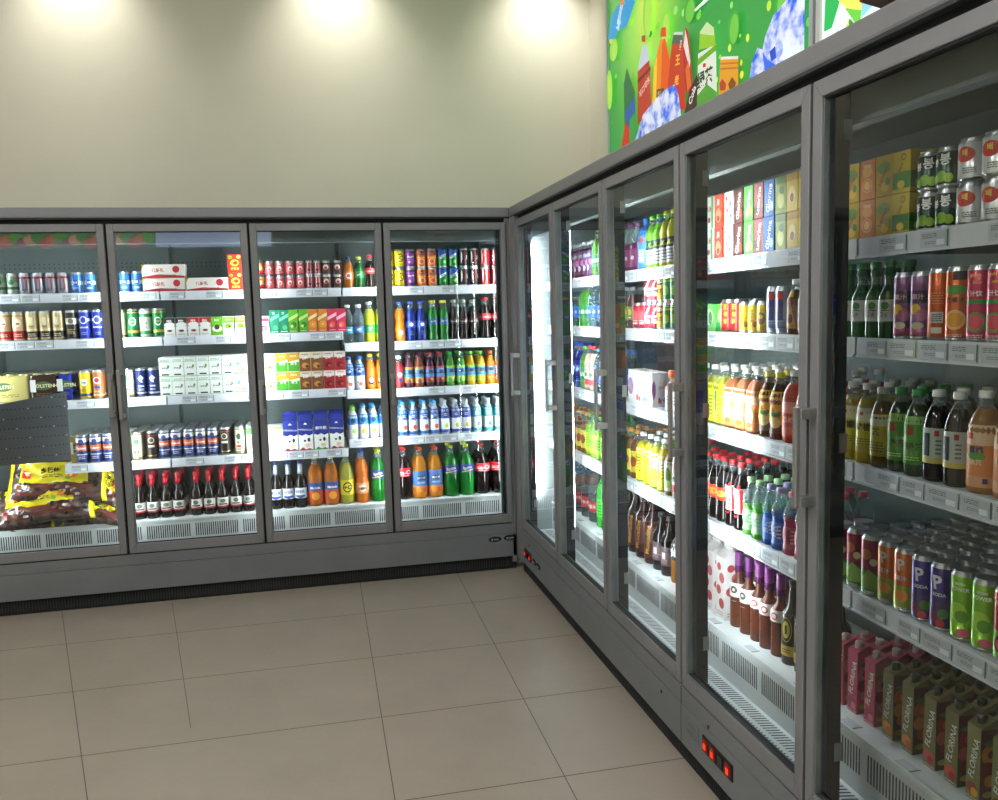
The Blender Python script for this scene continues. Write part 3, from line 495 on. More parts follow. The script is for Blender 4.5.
pb('chrys','yellow green chrysanthemum tea bottle',.215,.036,'pet','#b7b52c','#efeee8',(.01,.15,'#dde02a'),[('r',0,.09,.012,.07,'#3c7a2c'),('l',.018,.07,.014,.08,6,'#7a8a20'),('t','菊花',-.018,.1,.014,0,'#4a7a1c')],name='tea_bottle',n=3.2,seg=24)
pb('orangetea','square orange juice bottle',.215,.037,'pet','#c0703c','#eeeae4',(.01,.145,'#e5914c',[(.1,.145,'#ddb896')]),[('t','果粒',0,.11,.02,70,W2,.02),('e',0,.06,.05,.07,'#eec49a'),('l',0,.075,.036,.08,6,'#f6ead8'),('e',.004,.03,.03,.02,'#e86a1c')],name='juice_bottle',n=3.2,seg=24)
pb('passion','yellow and brown juice bottle',.215,.033,'wave','#5a2c14','#d8cc2a',(.02,.155,'#d8a81e',[(.02,.05,'#5a3018')]),[('e',0,.055,.04,.035,'#e0c87a'),('e',.004,.085,.036,.022,'#2f7a34'),('t','百香果',0,.12,.014,0,'#8c2a18',.03),('e',-.01,.098,.014,.014,'#c9281c')],name='juice_bottle')
pb('grapefruit','clear and red grapefruit juice bottle',.225,.038,'pet','#c24a34','#e9e4de',(.02,.13,'#c8432e',[(.095,.13,'#e09a86')]),[('t','西柚',0,.075,.02,0,'#e8b8a0',.02),('e',.004,.04,.03,.026,'#e07050')],name='juice_bottle')
pb('cokeyel','cola bottle with red yellow label',.24,.03,'cola','#1c0b08','#d2222c',(.08,.13,'#d83a1e'),[('e',0,.105,.05,.024,'#e8b43a'),('t','可乐',0,.105,.016,0,'#c2201c',.02)])
pb('cokewhite','cola bottle with white writing',.24,.03,'cola','#1e0d0a','#d2222c',(.06,.15,'#d6d2d0'),[('t','Coca-Cola',0,.105,.02,85,'#c8202a',.02),('r',.018,.105,.01,.085,'#c8202a')])
pb('greenvit','clear bottle of green drink',.2,.03,'wave','#68c23e','#a8cf98',(.02,.09,'#a6dca0'),[('t','维C',0,.06,.018,80,'#2c7a3c',.02),('l',.014,.06,.014,.05,4,W2)],name='vitamin_bottle',fill=.55)
pb('bluevit','clear bottle of blue drink',.2,.03,'wave','#2f66c0','#a8a0cc',(.02,.09,'#4f7fd4'),[('t','动力',0,.06,.018,80,W2,.02),('l',.014,.06,.014,.05,4,W2)],name='vitamin_bottle',fill=.55)
pb('redvit','clear bottle of crimson drink',.2,.0315,'wave','#b83a58','#d04a5c',(.02,.09,'#b0566c'),[('t','红石榴',0,.06,.016,80,'#7a1430',.02),('l',.014,.06,.014,.05,4,'#e8b8c4')],name='vitamin_bottle',fill=.6)
pb('plumwine','brown wine bottle purple cap',.28,.033,'wine','#5a2a1a','#7a2a78',(.12,.16,'#d8d2cc'),[('e',0,.14,.026,.026,'#a8302c'),('e',0,.14,.016,.016,'#d8c8c0')],name='wine_bottle',foil='#7a2a78',fill=1,caph=.05,capr=.0155,liqkind='glassy',labr=1.01)
pb('plumwine2','brown wine bottle black rose label',.28,.033,'wine','#5c2c1c','#6c2470',(.115,.165,'#dcd8d4'),[('e',0,.142,.028,.028,'#2a2624'),('e',0,.142,.012,.012,'#c8c0bc'),('r',0,.1,.02,.001,'#fff')],name='wine_bottle',foil='#6c2470',fill=1,caph=.05,capr=.0155,liqkind='glassy',labr=1.01)
pb('darkoval','dark bottle with yellow oval label',.28,.035,'wine','#17120f','#2a2420',(.03,.17,'#17120f',[(.03,.065,'#b49c3a')]),[('e',0,.12,.04,.085,'#d0bc4c'),('o',0,.12,.036,.078,'#3c3414'),('r',0,.12,.008,.03,'#2c2610'),('l',0,.048,.03,.016,2,'#4a3c14')],name='wine_bottle',fill=1,liqkind='glassy',labr=1.01,neck=.011,caph=.02)
carton('bigwhite','milk_carton','tall white carton with red flowers',.07,.07,.24,'#ebe6e4',[('e',-.01,.2,.03,.03,'#c23a44'),('e',.012,.16,.04,.04,'#d0545c'),('e',-.012,.11,.036,.036,'#c23a44'),('e',.01,.06,.04,.04,'#b8303c'),('l',0,.02,.05,.02,2,'#999')],top='gable')
# third side door
pb('purplevit','clear bottle of purple drink',.22,.036,'wave','#6a1f52','#7a3a6c',(.02,.1,'#7c2860'),[('t','动',0,.06,.02,0,W2,.02)],name='vitamin_bottle',fill=.6)
pb('blueplastic','opaque blue drink bottle',.225,.036,'yog','#2f72c0','#2a6ac0',(.01,.17,'#3a7cc4'),[('e',0,.13,.024,.024,'#d8403a'),('r',0,.06,.03,.06,'#7fb0dc'),('l',0,.06,.024,.05,4,W2)],name='soda_bottle',fill=1)
pb('greenneck','lime and black energy bottle',.225,.033,'wave','#7ac42a','#6ab82c',(.02,.12,'#dad8d4',[(.08,.12,'#1c1c1c')]),[('l',0,.05,.04,.05,4,'#444'),('t','X',0,.1,.02,0,'#7ac42a',.03)],name='soda_bottle')
pb('yelneck','yellow and black energy bottle',.23,.033,'wave','#d0cc22','#d4d428',(.02,.12,'#dad8d4',[(.08,.12,'#1c1c1c')]),[('l',0,.05,.04,.05,4,'#444'),('t','X',0,.1,.02,0,'#d4d428',.03)],name='soda_bottle')
c330('redstack','red-white striped can','#b9243a',[(.05,.06,'#e8d4d4')],[('p',[(-.02,.02),(-.008,.04),(.004,.07),(.02,.1),(.006,.09),(-.01,.06)],W),('t','酷',.006,.035,.02,0,W,.02)])
c330('yelstack','yellow dark-lettered drink can','#d9a81e',[(.0,.01,'#b5851a')],[('r',0,.085,.034,.03,'#5c1c14'),('t','RED',0,.085,.014,0,W,.02),('t','果茶',0,.045,.02,0,'#4a2410',.03)])
c330('greenstack','green drink can','#27703a',[(.08,.09,'#8ab83c')],[('e',0,.045,.03,.04,'#7fb03a'),('l',0,.1,.03,.012,2,W)])
c330('redplain','plain red drink can','#b8202e',[],[('e',0,.06,.036,.05,'#d8505a'),('l',0,.03,.03,.02,3,W)])
pb('smallmulti','small dark cocktail bottle',.19,.026,'cola','#4a2c28','#8a8c90',(.04,.1,'#6c7c3a'),[('e',0,.075,.026,.03,'#c8b84a'),('l',0,.05,.02,.01,1,W)],name='cocktail_bottle',liqkind='glassy')
carton('yogpack','yogurt_pack','large white yogurt gift pack',.3,.08,.15,'#ded9dc',[('e',-.12,.075,.07,.08,'#8a4a86'),('t','yoghurts',.0,.085,.022,0,'#b02c54',.01),('e',-.03,.03,.03,.03,'#c8342c'),('e',.0,.026,.026,.024,'#d84a30'),('p',[(.03,.03),(.06,.045),(.1,.03),(.06,.018)],'#2c86c4')],sides=True,cat='pack')
pb('orangetop','white yogurt bottle orange wrap cap',.17,.038,'jug','#e8e0dc','#e0702c',(.01,.12,'#ece4e0',[(.09,.12,'#d85a20')]),[('l',0,.05,.04,.04,3,'#c06040')],name='yogurt_bottle',fill=1,capr=.024,caph=.03)
pb('bluetop','white yogurt bottle dark blue cap',.175,.04,'jug','#dfe2ea','#2a2c9c',(.01,.13,'#e4e6ee',[(.08,.13,'#2b3a9c')]),[('l',0,.045,.04,.04,3,'#5060a0'),('l',0,.105,.05,.02,2,W)],name='yogurt_bottle',fill=1,capr=.026,caph=.03)
pb('bluewatertop','clear water bottle blue cap',.26,.034,'pet','#c4cdd4','#2f78c8',(.08,.13,'#c9566a'),[('l',0,.105,.04,.03,3,W)],name='water_bottle',fill=1,liqkind='clear')
pb('yelbig','bright yellow juice bottle',.225,.036,'pet','#c9c01e','#ecebe4',(.01,.155,'#e4e01c',[(.13,.155,'#eee884')]),[('l',0,.09,.03,.09,6,'#3c7a30'),('r',-.012,.09,.006,.1,'#c9501c')],name='juice_bottle')
pb('yelpale','yellow and white juice bottle',.225,.036,'pet','#c9b82c','#ecebe4',(.01,.155,'#e8e22a',[(.09,.155,'#e9e4c8')]),[('r',-.006,.09,.01,.08,'#c0481c'),('l',.014,.09,.014,.07,5,'#9a7a2c')],name='juice_bottle')
pb('greenlab','white and green labelled tea bottle',.22,.034,'pet','#8a6a2c','#5fb82c',(.02,.145,'#d4dcc4'),[('e',0,.085,.03,.07,'#3f7a34'),('e',0,.05,.034,.03,'#a8cc5a')],name='tea_bottle')
pb('winered','dark wine red bottle gold writing',.31,.042,'jug','#30100f','#2a1414',(.03,.2,'#4a1416'),[('t','Muscadine',0,.115,.024,85,'#c8a048',.02)],name='wine_bottle',fill=1,liqkind='glassy')
pb('darkjug','black plum juice bottle',.26,.04,'jug','#1c1214','#1e1e22',(.045,.13,'#5e4a50'),[('r',0,.09,.02,.03,'#c8b8b8'),('l',0,.065,.04,.02,3,'#a09090')],name='juice_bottle',fill=1)
pb('orangejug','orange juice jug, black label',.26,.042,'jug','#d08a30','#e8e0d0',(.1,.19,'#1c2038'),[('p',[(-.03,.14),(-.008,.15),(0,.175),(.01,.15),(.034,.145),(.014,.13),(.02,.108),(0,.122),(-.02,.108),(-.012,.13)],'#e8e8ee')],name='juice_bottle',fill=.97)
# second side door
pb('grapefoil','dark purple foil drink pouch',.19,.034,'pet','#4a2a58','#c8c4cc',(.02,.14,'#4c2c58'),[('e',-.01,.05,.03,.03,'#d8d0dc'),('e',.014,.08,.024,.03,'#c060a0'),('e',0,.115,.03,.02,'#8a98a8')],name='juice_bottle')
pb('sidegreen','clear bottle of pale green soda',.23,.034,'pet','#5aa83c','#3c9a3c',(.05,.11,'#2c8c4c'),[('t','七喜',0,.08,.02,0,W,.02)])
pb('sideblue','clear bottle with blue label',.225,.034,'pet','#a9c4cc','#4a7ac8',(.05,.11,'#2c5cc0'),[('t','水',0,.08,.02,0,W,.02)],name='water_bottle',liqkind='clear')
pb('sidered','milky bottle with red cap',.235,.034,'pet','#c9b8a8','#d22a30',(.03,.1,'#d8d4d0',[(.03,.06,'#c8282c')]),[('e',0,.085,.03,.024,'#3c7a4c')],name='juice_bottle')
pb('sidelime','bright green tea bottle',.225,.034,'pet','#7ab02a','#4a9a34',(.03,.13,'#8fcc2c'),[('l',0,.08,.03,.06,4,'#2c6a24')],name='tea_bottle')
pb('sideamber','amber bottle with yellow label',.225,.034,'pet','#7a5020','#c88a3c',(.03,.13,'#c8b82a'),[('e',0,.08,.034,.05,'#8a3c1c')],name='tea_bottle')
pb('waterbig','large clear water bottle red label',.31,.045,'big','#c6d0d2','#dfe4e6',(.06,.12,'#c22c38'),[('t','矿泉水',0,.09,.022,0,W,.02)],name='water_bottle',fill=1,liqkind='clear')
pb('greenbig','bright green large bottle black cap',.31,.042,'big','#3cc23a','#161a18',(.06,.16,'#4ad040'),[('l',0,.11,.03,.08,5,'#1c7a2c')],fill=1)

for k in ('florpink','florapri','florcherry','florpeach'): SLOT[k]['w']=.058; SLOT[k]['d']=.06


# ---------------------------------------------------------------- fridges
ZT=2.159; ZD=.306; ZB=.0887; PIT=.757; SH=.2     # door top, door bottom, base panel bottom, door pitch, shelf front setback
def place(frame,s,d,z): return (s,d,z) if frame=='back' else (d,-s,z)
def frz(frame): return 0 if frame=='back' else -PI/2
def fridge(frame,label,s0,s1,doors,modules,handles,ledoff=(),inner0=None):
    root=empty('display_fridge',(0,0,0),frz(frame)); tag(root,label,'fridge','glass door drink fridges lining the shop corner')
    # casing: side panels, top, back
    b=MB(); e=.03
    b.box(s0,s1,.76,.785,.05,2.25,M_base); b.box(s0,s1,.05,.76,2.2,2.25,M_base)
    b.box(s0,s0+e,.0,.76,.05,2.2,M_metal,.004)
    b.box(s1-e,s1,.0,.76,.05,2.2,M_metal,.004)
    b.build('casing',root)
    ln=MB(); a,c=(inner0 or s0+e),s1-e
    ln.quad([(a,.72,.25),(c,.72,.25),(c,.72,2.17),(a,.72,2.17)],M_liner)
    ew=mat('#aebaba','card'); ln.box(a,a+.012,.05,.72,.25,2.1,ew); ln.box(c-.012,c,.05,.72,.25,2.1,ew)
    ln.quad([(a,.05,2.165),(c,.05,2.165),(c,.72,2.165),(a,.72,2.165)],M_liner)
    ln.box(a,c,.11,.15,2.06,2.165,M_liner)   # air outlet lip under the ceiling
    ln.quad([(a,.04,.25),(c,.04,.25),(c,.72,.25),(a,.72,.25)],M_liner)
    for z in (1.985,1.96):   # perforated band
        x=a+.05
        while x<c-.05: ln.box(x,x+.006,.7185,.7195,z,z+.006,M_dark); x+=.028
    for mx in modules[1:-1]:
        ln.box(mx-.012,mx+.012,.705,.72,.45,2.1,mat('#5c6666','metal'))
        ln.quad([(mx-.003,.7045,.5),(mx+.003,.7045,.5),(mx+.003,.7045,2.05),(mx-.003,.7045,2.05)],M_dark)
    ln.build('interior_liner',root)
    cn=MB(); cn.box(s0,s1,-.008,.8,2.19,2.247,M_metal,.008); cn.box(s0,s1,-.006,.03,2.183,2.192,M_dark); cn.build('canopy',root)
    gp=MB(); gp.box(s0,s1,.022,.05,2.13,2.19,M_black); gp.build('header_gap_strip',root)  # black strip in the recessed gap over the doors; its shade is painted in
    bp_=MB(); bp_.box(s0,s1,.0,.04,ZB,.236,M_base,.003); bp_.box(s0,s1,.001,.04,.238,.298,M_base,.003); bp_.box(s0,s1,.01,.045,.1,.305,M_black)
    if frame=='right': bp_.box(2.4075,2.4105,-.0006,.001,ZB,.298,M_black)
    bp_.build('base_panel',root)
    kp=MB(); kp.box(s0,s1,.032,.06,0.0,ZB+.005,M_black)
    x=s0+.02
    while x<s1-.02: kp.box(x,x+.007,.027,.034,.018,.075,mat('#24272a','rubber')); x+=.0155
    kp.build('kick_grille',root)
    dk=MB(); a+=.012; c-=.012
    dk.box(a,c,SH,SH+.015,.26,.44,M_white); dk.box(a,c,SH,.7,.425,.44,M_white)
    dk.box(a,c,SH-.004,SH+.002,.432,.447,M_white)
    x=a+.02; j=0
    while x<c-.02:
        if j%22<20: dk.quad([(x,SH-.0006,.332),(x+.006,SH-.0006,.332),(x+.006,SH-.0006,.41),(x,SH-.0006,.41)],M_dark)
        x+=.0125; j+=1
    x=a+.1
    while x<c-.1:   # price tags lying on the deck lip
        dk.box(x,x+.055,SH+.012,SH+.04,.4405,.4412,M_tag); dk.box(x+.057,x+.06,SH+.01,SH+.042,.4405,.4415,M_tagg)
        x+=random.uniform(.2,.34)
    dk.build('bottom_deck',root)
    ag=MB(); ag.box(a,c,.05,SH,.255,.275,M_white)
    x=a+.03
    while x<c-.04:
        ag.quad([(x,.075,.2757),(x+.006,.075,.2757),(x+.016,.125,.2757),(x+.01,.125,.2757)],M_dark)
        ag.quad([(x,.14,.2757),(x+.006,.14,.2757),(x+.016,.185,.2757),(x+.01,.185,.2757)],M_dark); x+=.0165
    ag.build('air_grille',root)
    # posts between the doors, each with its light tube
    for i,dx in enumerate(list(doors)+[doors[-1]+PIT]):
        dx=min(max(dx,s0+.045),s1-.045)
        mu=MB(); mu.box(dx-.03,dx+.03,.045,.09,.27,2.14,M_dark,.004)
        for z in (.43,2.02,1.25): mu.box(dx+.012,dx+.0315,.07,.0925,z,z+.05,M_alu)
        mu.box(dx-.013,dx+.013,.026,.046,.3,2.16,M_black); mo=mu.build('mullion',root)  # black strip added behind the door gap so it stays dark despite the lit post
        if (frame,i) not in ledoff:
            le=MB(); le.box(dx-.007,dx+.007,.09,.0985,.49,2.03,M_led,.003); le.build('led_tube',mo)
    # doors
    for i,dx in enumerate(doors):
        g=.0065; x0,x1=dx+g,dx+PIT-g; fw=.037
        dr=MB()
        z0,z1=ZD,ZT
        dr.box(x0,x0+fw,0,.04,z0,z1,M_metal,.003); dr.box(x1-fw,x1,0,.04,z0,z1,M_metal,.003)
        dr.box(x0+fw,x1-fw,0,.04,z1-.042,z1,M_metal,.003); dr.box(x0+fw,x1-fw,0,.04,z0,z0+.052,M_metal,.003)
        for (xa,ya,xb,yb) in ((x0,z0,x0+fw,z0+.052),(x1,z0,x1-fw,z0+.052),(x0,z1,x0+fw,z1-.042),(x1,z1,x1-fw,z1-.042)):   # mitre joints
            w=.0012; dr.quad([(xa,-.0004,ya),(xa+w,-.0004,ya),(xb+w,-.0004,yb),(xb,-.0004,yb)],M_dark)
        k=.004   # glazing bead
        for q in ((x0+fw,x0+fw+k,z0+.052,z1-.042),(x1-fw-k,x1-fw,z0+.052,z1-.042),(x0+fw,x1-fw,z0+.052,z0+.052+k),(x0+fw,x1-fw,z1-.042-k,z1-.042)):
            dr.box(q[0],q[1],.006,.03,q[2],q[3],M_bead if q[3]-q[2]>1 else M_dark)
        dr.box(x0+fw,x1-fw,.004,.008,z0+.052,z0+.0545,M_alu)
        do=dr.build('door',root)
        gl=MB(); gl.quad([(x0+fw-.002,.02,z0+.05),(x1-fw+.002,.02,z0+.05),(x1-fw+.002,.02,z1-.04),(x0+fw-.002,.02,z1-.04)],M_glass); gl.build('glass_pane',do)
        side,hz0,hz1=handles[i]
        hx=x0+.017 if side=='L' else x1-.017
        ha=MB(); ha.box(hx-.009,hx+.009,-.052,-.04,hz0,hz1,M_alu,.003)
        for z in (hz0+.004,hz1-.03): ha.box(hx-.011,hx+.016,-.042,.0,z,z+.026,M_alu,.002)
        ha.build('handle',do)
    # shelves
    for mi,(ma,mb_) in enumerate(zip(modules,modules[1:])):
        for zt in SHELF(frame,(ma+mb_)/2):
            sh=MB(); u0,u1=max(ma,a)+.004,min(mb_,c)-.004
            if frame=='back' and zt==.807 and ma<-3: u0=-2.63
            sh.box(u0,u1,SH+.004,.69,zt-.012,zt,M_white)
            sh.box(u0+.0,u0+.004,SH+.01,.69,zt-.04,zt-.012,M_liner); sh.box(u1-.004,u1,SH+.01,.69,zt-.04,zt-.012,M_liner)
            so=sh.build('shelf',root)
            rl=MB(); rl.box(u0,u1,SH-.004,SH+.004,zt-.048,zt+.003,M_rail,.0015); rl.box(u0,u1,SH-.009,SH-.004,zt-.049,zt-.043,M_rail)
            rl.build('price_rail',so)
            x=u0+random.uniform(.02,.1)
            while x<u1-.1:
                w=random.uniform(.075,.1); tg=MB(); y=SH-.0055
                tg.box(x,x+w,y,y+.0012,zt-.041,zt-.004,M_tag)
                decals(tg,[('l',x+w*.35,zt-.014,w*.55,.012,3,'#56616b'),('r',x+w*.78,zt-.03,w*.3,.013,'#f2f5f7'),('l',x+w*.4,zt-.03,w*.4,.008,2,'#7a858f'),('r',x+w+.003,zt-.022,.0035,.038,'#35785a')],lambda u,v,o:(u,y-o,v))
                tg.build('price_tag',so); x+=w+random.choice([.012,.012,.05,.12])
    return root
def SHELF(frame,s):
    if frame=='back' and s>-1.01: return (1.79,1.454,1.162,.858)
    if frame=='back': return (1.79,1.527,1.18,.807)
    return (1.79,1.532,1.195,.838)
fb=fridge('back','grey four-door drink fridge along the far wall, left of the corner',-3.1,-.001,[-3.039,-2.282,-1.525,-.768],[-3.1,-2.051,-1.01,0],[('R',1.1,1.34),('L',1.081,1.359),('L',1.068,1.27),('L',1.087,1.275)])
fr1=fridge('right','grey five-door drink fridge on the right under the green drinks poster',.02,3.95,[.138,.895,1.652,2.409,3.166],[.02,1.1,2.1,3.08,3.95],[('L',1.12,1.378),('L',1.11,1.375),('L',1.115,1.375),('L',1.12,1.375),('L',1.116,1.372)],ledoff=(('right',4),('right',5)),inner0=.1)
fr2=fr1
# corner filler strip and control panels
cp=MB(); cp.box(.02,.138,-.006,.03,ZB,2.19,M_metal,.003); cp.build('corner_post',fr1)
def badge(root,frame_s,z,label):
    b=MB(); b.lathe([(.041,0),(.041,.003),(.038,.004),(.0001,.004)],mat('#101513','gloss'),24,2,(1,.42))
    b.v=[(x+frame_s,-zz,y+z) for x,y,zz in b.v]
    decals(b,[('t','ACE',frame_s,z,.014,0,'#9fb7a9',.03),],lambda u,v,o:(u,-.0045-o,v)) if 0 else None
    decals(b,[('e',frame_s-.018,z,.012,.012,'#8fa79a'),('r',frame_s+.008,z,.03,.008,'#6f8f7c'),('l',frame_s,z-.009,.05,.004,1,'#587060')],lambda u,v,o:(u,-.0045-o,v))
    o=b.build('control_badge',root); return o
badge(fb,-.144,.206,''); badge(fb,-.047,.209,'')
def controls(root,s,z,cols,badges=()):
    p=MB(); n=len(cols); w=.052*n; p.box(s,s+w,-.004,.001,z-.028,z+.028,M_black,.002); po=p.build('control_panel',root)
    for i,c in enumerate(cols):
        x=s+.052*i+.009; r=MB(); r.box(x,x+.032,-.008,-.003,z-.02,z+.02,mat('#15110f','gloss') if not c else mat('#8f1508','gloss'),.002)
        if c:
            r.box(x+.008,x+.024,-.0095,-.0075,z-.013,z+.006,emis('switch_glow'+c,c,.7))
        r.build('rocker_switch',po)
    for q in badges: badge(root,q,z,'')
controls(fr1,.19,.165,['#ff3010','','#ff3010'],(.41,.50))
controls(fr2,2.58,.178,['#ff3a10','#ff3a10','','#ff3a10'])
pl=MB(); pl.box(2.455,2.55,-.003,.001,.15,.21,mat('#6f7477','card')); decals(pl,[('l',2.5,.19,.07,.02,3,'#4a4e52'),('l',2.5,.165,.08,.018,3,'#3a3e42')],lambda u,v,o:(u,-.0035-o,v)); pl.build('rating_plate',fr2)
for r_,s_,z_ in ((fr1,2.24,.2),(fr1,.3,.235),(fr2,2.62,.25)):
    k=MB(); k.lathe([(.006,0),(.006,.003),(.0001,.003)],M_dark,10); k.v=[(x+s_,-zz,y+z_) for x,y,zz in k.v]; k.build('lock_screw',r_)

